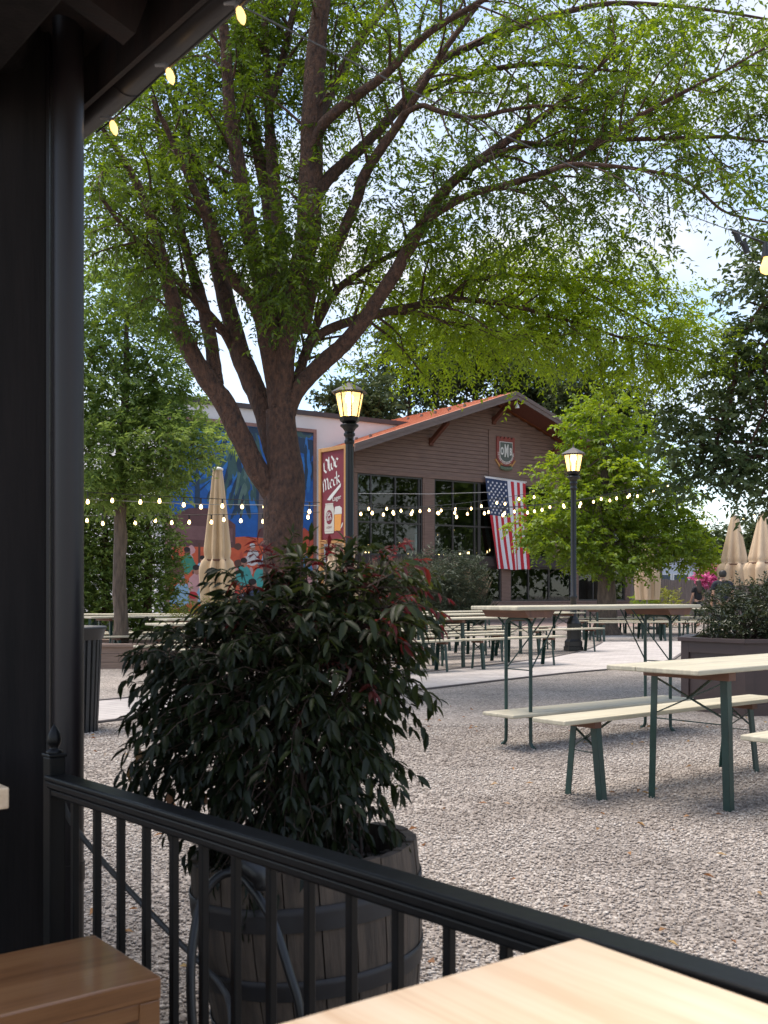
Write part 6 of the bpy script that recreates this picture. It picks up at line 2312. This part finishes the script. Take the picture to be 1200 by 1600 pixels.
# ------------------------------------------------------------------ litter bin
bp0 = Vector((P(112, 925, 9.1).x, 9.1, 0))
bn_ = empty('litter_bin', bp0, 0, 'black metal litter bin with a flared rim behind the downspout', 'litter bin')
m = MB()
m.lathe([(0.20, 0.03), (0.232, 0.82)], bp0, 28, caps=False)
m.lathe([(0.20, 0.0), (0.21, 0.03), (0.02, 0.04)], bp0, 28)
m.build('liner', M['bin'], bn_)
m = MB()
for k in range(28):
    a = 2 * math.pi * k / 28
    ca, sa = math.cos(a), math.sin(a)
    pts = [bp0 + Vector((0.215 * ca, 0.215 * sa, 0.0)), bp0 + Vector((0.25 * ca, 0.25 * sa, 0.80))]
    m.bar(pts[0], pts[1], 0.032, 0.006, (-sa, ca, 0))
m.build('slats', M['bin'], bn_)
m = MB()
m.lathe([(0.252, 0.79), (0.262, 0.80), (0.285, 0.88), (0.30, 0.895), (0.285, 0.905), (0.24, 0.83)], bp0, 32, caps=False)
m.build('rim', M['bin'], bn_)


# ------------------------------------------------------------------ string lights
def string_lights(pa, pb, sag, n, label, skip=(), wire=0.006, size=0.027, drop=0.06, seed=0, mat=None, jitter=0.25):
    rng = np.random.default_rng(seed)
    pa, pb = Vector(pa), Vector(pb)
    r = empty('string_lights', pa, 0, label, 'string lights', 'string lights across the yard')

    def at(t):
        return pa.lerp(pb, t) - UP * sag * 4 * t * (1 - t)
    m = MB()
    m.tube([at(i / 40) for i in range(41)], wire, 5)
    m.build('wire', M['wire'], r)
    for i in range(n):
        t = (i + 0.5 + rng.uniform(-jitter, jitter)) / n
        p = at(t)
        drop = rng.uniform(0.04, 0.12)
        s = MB()
        s.tube([p, p - UP * drop], 0.014, 6)
        so_ = s.build('socket', M['wire'], r)
        s = MB()
        z = -drop
        s.lathe([(0.012, z), (size * 0.7, z - size * 0.7), (size, z - size * 1.5), (size * 0.85, z - size * 2.2), (size * 0.3, z - size * 2.7)], p, 8)
        s.build('bulb', mat or M['bulb'], r)
    return r


string_lights(P(90, 766, 16.6), P(500, 785, 17.4), 0.02, 12, 'upper string of warm bulbs before the mural and umbrella', seed=1)
string_lights(P(90, 806, 18.6), P(500, 800, 18.9), 0.02, 15, 'lower string of warm bulbs before the mural and umbrella', seed=2)
string_lights(P(556, 796, 22), P(840, 768, 27), 0.10, 13, 'string of warm bulbs before the glass windows, left span', seed=3)
string_lights(P(556, 785, 24), P(1055, 752, 27), 0.35, 20, 'long sagging string of warm bulbs from the windows to the green tree', seed=4)
string_lights(P(556, 788, 20.4), P(1000, 760, 25.5), 0.28, 14, 'nearest string of warm bulbs passing in front of the flag', seed=5)
string_lights(P(1055, 800, 33), P(1240, 770, 38), 0.5, 10, 'distant string of small bulbs over the right hand umbrellas', seed=7)
for i, (a, b) in enumerate([((560, 771, 24), (770, 769, 26)), ((130, 780, 17), (500, 790, 17.2))]):
    m = MB()
    pa, pb = P(*a), P(*b)
    m.tube([pa, pa.lerp(pb, .5) - UP * 0.03, pb], 0.006, 5)
    tag(m.build('support_cable', M['steelwire']), ['thin support cable crossing the glass windows', 'thin support cable crossing the mural'][i], 'cable')
def gw(t, y, z):
    return GBP + Matrix.Rotation(GA_, 3, 'Z') @ Vector((t, y, z))


string_lights(gw(0.3, 2.2, 3.0), gw(8.0, 1.6, 3.05), 0.25, 24, 'added glowing bulbs behind the upper windows in place of reflected string lights', seed=11, size=0.034, jitter=0.45)  # bulbs added behind the glass to stand for reflections of the yard strings
rng = np.random.default_rng(77)
n = 150
dd = rng.uniform(2.6, 11, n)
xx = (rng.uniform(130, 1200, n) - 600) / F * dd
leaf_mesh('fallen_leaves', np.stack([xx, dd, np.full(n, 0.02)], 1), np.stack([rng.normal(0, 1, n), rng.normal(0, 1, n), rng.normal(0, .12, n)], 1), np.array([0, 0, 1.0]) + rng.normal(0, .3, (n, 3)), rng.uniform(0.03, 0.06, n), rng.uniform(0.015, 0.03, n),
          rng.uniform(0, 1, n), leafmat('dry_leaf', [(0.30, 0.16, 0.07), (0.20, 0.10, 0.05), (0.34, 0.24, 0.10)], 0.2, 0.03), None, 0.3)
tag(bpy.data.objects['fallen_leaves'], 'small dry tan leaves scattered on the gravel', 'fallen leaves', kind='stuff')
# near string: from the gutter out to the right, one lit bulb near the right edge
ns = empty('string_lights', P(385, 12, 2.5), 0, 'near wire from the gutter to the right edge with black sockets and one lit bulb', 'string lights', 'string lights across the yard')
m = MB()
na, nb_ = P(378, 10, 2.52), P(1192, 377, 5.6)
ndir = nb_ - na
wp = [na + ndir * t - UP * 0.04 * 4 * t * (1 - t) for t in np.linspace(0, 1.15, 40)]
m.tube(wp, 0.0022, 6)
m.build('wire', M['cord'], ns)
m = MB()
for (x, y) in ((1150, 364), (1163, 382)):
    p = P(x, y, 5.5)
    m.tube([p + Vector((-0.02, 0, 0.01)), p, p + Vector((0.015, 0, -0.045))], [0.012, 0.017, 0.017], 8)
m.tube([P(1165, 372, 5.5), P(1165, 384, 5.5)], 0.005, 6)
m.tube([P(1150, 362, 5.5), P(1196, 380, 5.5)], 0.006, 6)
m.tube([P(1196, 378, 5.5), P(1196, 402, 5.5)], [0.01, 0.022], 10)
m.build('socket', M['wire'], ns)
m = MB()
p = P(1198, 402, 5.5)
m.lathe([(0.016, 0.0), (0.026, -0.03), (0.034, -0.055), (0.03, -0.075), (0.010, -0.088)], p, 14)
m.build('bulb', M['bulb_big'], ns)

# three pointed bulbs clipped along the gutter
gl = empty('gutter_lights', P(265, 121, 2.8), 0, 'three pointed warm bulbs clipped along the dark porch gutter', 'string lights')
for (x, y, d) in ((175, 190, 3.03), (263, 108, 2.74), (373, 12, 2.46)):
    p = P(x, y, d)
    m = MB()
    m.tube([p + Vector((-0.035, 0.005, 0.012)), p + Vector((-0.01, 0, 0.012)), p], [0.004, 0.006, 0.010], 8)
    m.build('clip', M['steelwire'], gl)
    m = MB()
    tlt = Vector((0.012, 0, -0.04))
    m.tube([p, p + tlt * 0.25, p + tlt * 0.55, p + tlt * 0.85, p + tlt * 1.0], [0.006, 0.0095, 0.0105, 0.006, 0.001], 12)
    m.build('bulb', M['bulb_big'], gl)
m = MB()
m.tube([P(150, 207, 3.1), P(175, 188, 3.03), P(263, 106, 2.74), P(373, 10, 2.46), P(430, -45, 2.3)], 0.003, 6)
m.build('wire', M['wire'], gl)


# ------------------------------------------------------------------ people, seen from behind
def skin_mesh(name, nodes, edges, mat, parent, sub=2, root=0):
    me = bpy.data.meshes.new(name)
    me.from_pydata([n[0] for n in nodes], edges, [])
    o = bpy.data.objects.new(name, me)
    COL.objects.link(o)
    o.parent = parent
    me.materials.append(mat)
    sk = o.modifiers.new('skin', 'SKIN')
    sk.use_smooth_shade = True
    if not me.skin_vertices:
        bm = bmesh.new()
        bm.from_mesh(me)
        bm.verts.layers.skin.verify()
        bm.to_mesh(me)
        bm.free()
    for i, n in enumerate(nodes):
        r = n[1]
        me.skin_vertices[0].data[i].radius = r if isinstance(r, tuple) else (r, r)
    me.skin_vertices[0].data[root].use_root = True
    sb = o.modifiers.new('sub', 'SUBSURF')
    sb.levels = sub
    sb.render_levels = sub
    return o


def person(loc, h, rz, label, shirt, hair_mat, long_hair, armbend=0.1, step=0.18):
    r = empty('person', loc, rz, label, 'person')
    s = h / 1.75
    sw = 0.19 if not long_hair else 0.165
    nd = [((0, 0, .95), (.13, .10)), ((0, 0, 1.12), (.115, .085)), ((0, 0, 1.30), (.15, .10)), ((0, 0, 1.42), (.10, .075)), ((0, 0.0, 1.50), .05), ((0, .015, 1.58), (.065, .075)), ((0, .02, 1.66), (.075, .09)), ((0, .01, 1.72), (.055, .065))]
    ed = [(0, 1), (1, 2), (2, 3), (3, 4), (4, 5), (5, 6), (6, 7)]

    def chain(start, pts):
        prev = start
        for p_ in pts:
            nd.append(p_)
            ed.append((prev, len(nd) - 1))
            prev = len(nd) - 1
        return prev
    for sx in (-1, 1):
        e = chain(3, [((sx * sw, 0, 1.40), .052), ((sx * (sw + .05), -.01, 1.15), .042), ((sx * (sw + .055), .05 + armbend, .93), .031), ((sx * (sw + .055), .07 + armbend, .87), (.022, .036)), ((sx * (sw + .05), .08 + armbend, .82), (.016, .034))])
        for k in range(4):
            chain(e, [((sx * (sw + .05), .06 + armbend + .014 * k, .785), .008), ((sx * (sw + .045), .065 + armbend + .014 * k, .75 + .006 * abs(k - 1.5)), .007)])
        chain(e, [((sx * (sw + .02), .115 + armbend, .815), .009)])
        st = step * sx
        k_ = chain(0, [((sx * .09, 0, .88), .085), ((sx * .10, st * .4 + .02, .48), .058), ((sx * .10, st - .03, .09), .038)])
        chain(k_, [((sx * .105, st + .04, .035), .036), ((sx * .11, st + .14, .025), .026)])
    nd = [(tuple(c * s for c in p_), tuple(q_ * s for q_ in (rr if isinstance(rr, tuple) else (rr, rr)))) for p_, rr in nd]
    skin_mesh('body', nd, ed, M['skin'], r)
    # shirt and trousers follow the body
    sn = [((0, 0, .90), (.165, .125)), ((0, 0, 1.12), (.15, .115)), ((0, 0, 1.30), (.18, .12)), ((0, 0, 1.43), (.12, .085))]
    se = [(0, 1), (1, 2), (2, 3)]
    for sx in (-1, 1):
        b0 = len(sn)
        sn += [((sx * (sw + .01), 0, 1.40), .075), ((sx * (sw + .05), 0, 1.22), .066)]
        se += [(3, b0), (b0, b0 + 1)]
    skin_mesh('shirt', [(tuple(c * s for c in p_), tuple(q_ * s for q_ in (rr if isinstance(rr, tuple) else (rr, rr)))) for p_, rr in sn], se, shirt, r)
    tn = [((0, 0, .93), (.15, .115))]
    te = []
    for sx in (-1, 1):
        st = step * sx
        b0 = len(tn)
        tn += [((sx * .09, 0, .84), .105), ((sx * .10, st * .4 + .02, .48), .078), ((sx * .10, st - .02, .14), .06)]
        te += [(0, b0), (b0, b0 + 1), (b0 + 1, b0 + 2)]
    skin_mesh('trousers', [(tuple(c * s for c in p_), tuple(q_ * s for q_ in (rr if isinstance(rr, tuple) else (rr, rr)))) for p_, rr in tn], te, M['shorts'], r)
    if long_hair:
        hn = [((0, 0, 1.70), (.088, .10)), ((0, -.02, 1.63), (.105, .105)), ((0, -.075, 1.50), (.105, .05)), ((0, -.12, 1.36), (.11, .04)), ((0, -.13, 1.22), (.085, .03))]
    else:
        hn = [((0, -.005, 1.73), (.08, .085)), ((0, -.03, 1.67), (.105, .105)), ((0, -.05, 1.60), (.10, .085)), ((0, -.05, 1.555), (.075, .055))]
    skin_mesh('hair', [(tuple(c * s for c in p_), tuple(q_ * s for q_ in rr)) for p_, rr in hn], [(i, i + 1) for i in range(len(hn) - 1)], hair_mat, r)
    return r


person(flat(P(1091, 925, 36.5)), 1.66, R(8), 'woman with long brown hair in a black top walking away by the fence', M['shirt'], M['hair'], True)
person(flat(P(1129, 925, 26.5)), 1.76, R(-12), 'man with short dark hair in a navy shirt seen from behind the boxwood', M['navy'], M['blackhair'], False, 0.16)
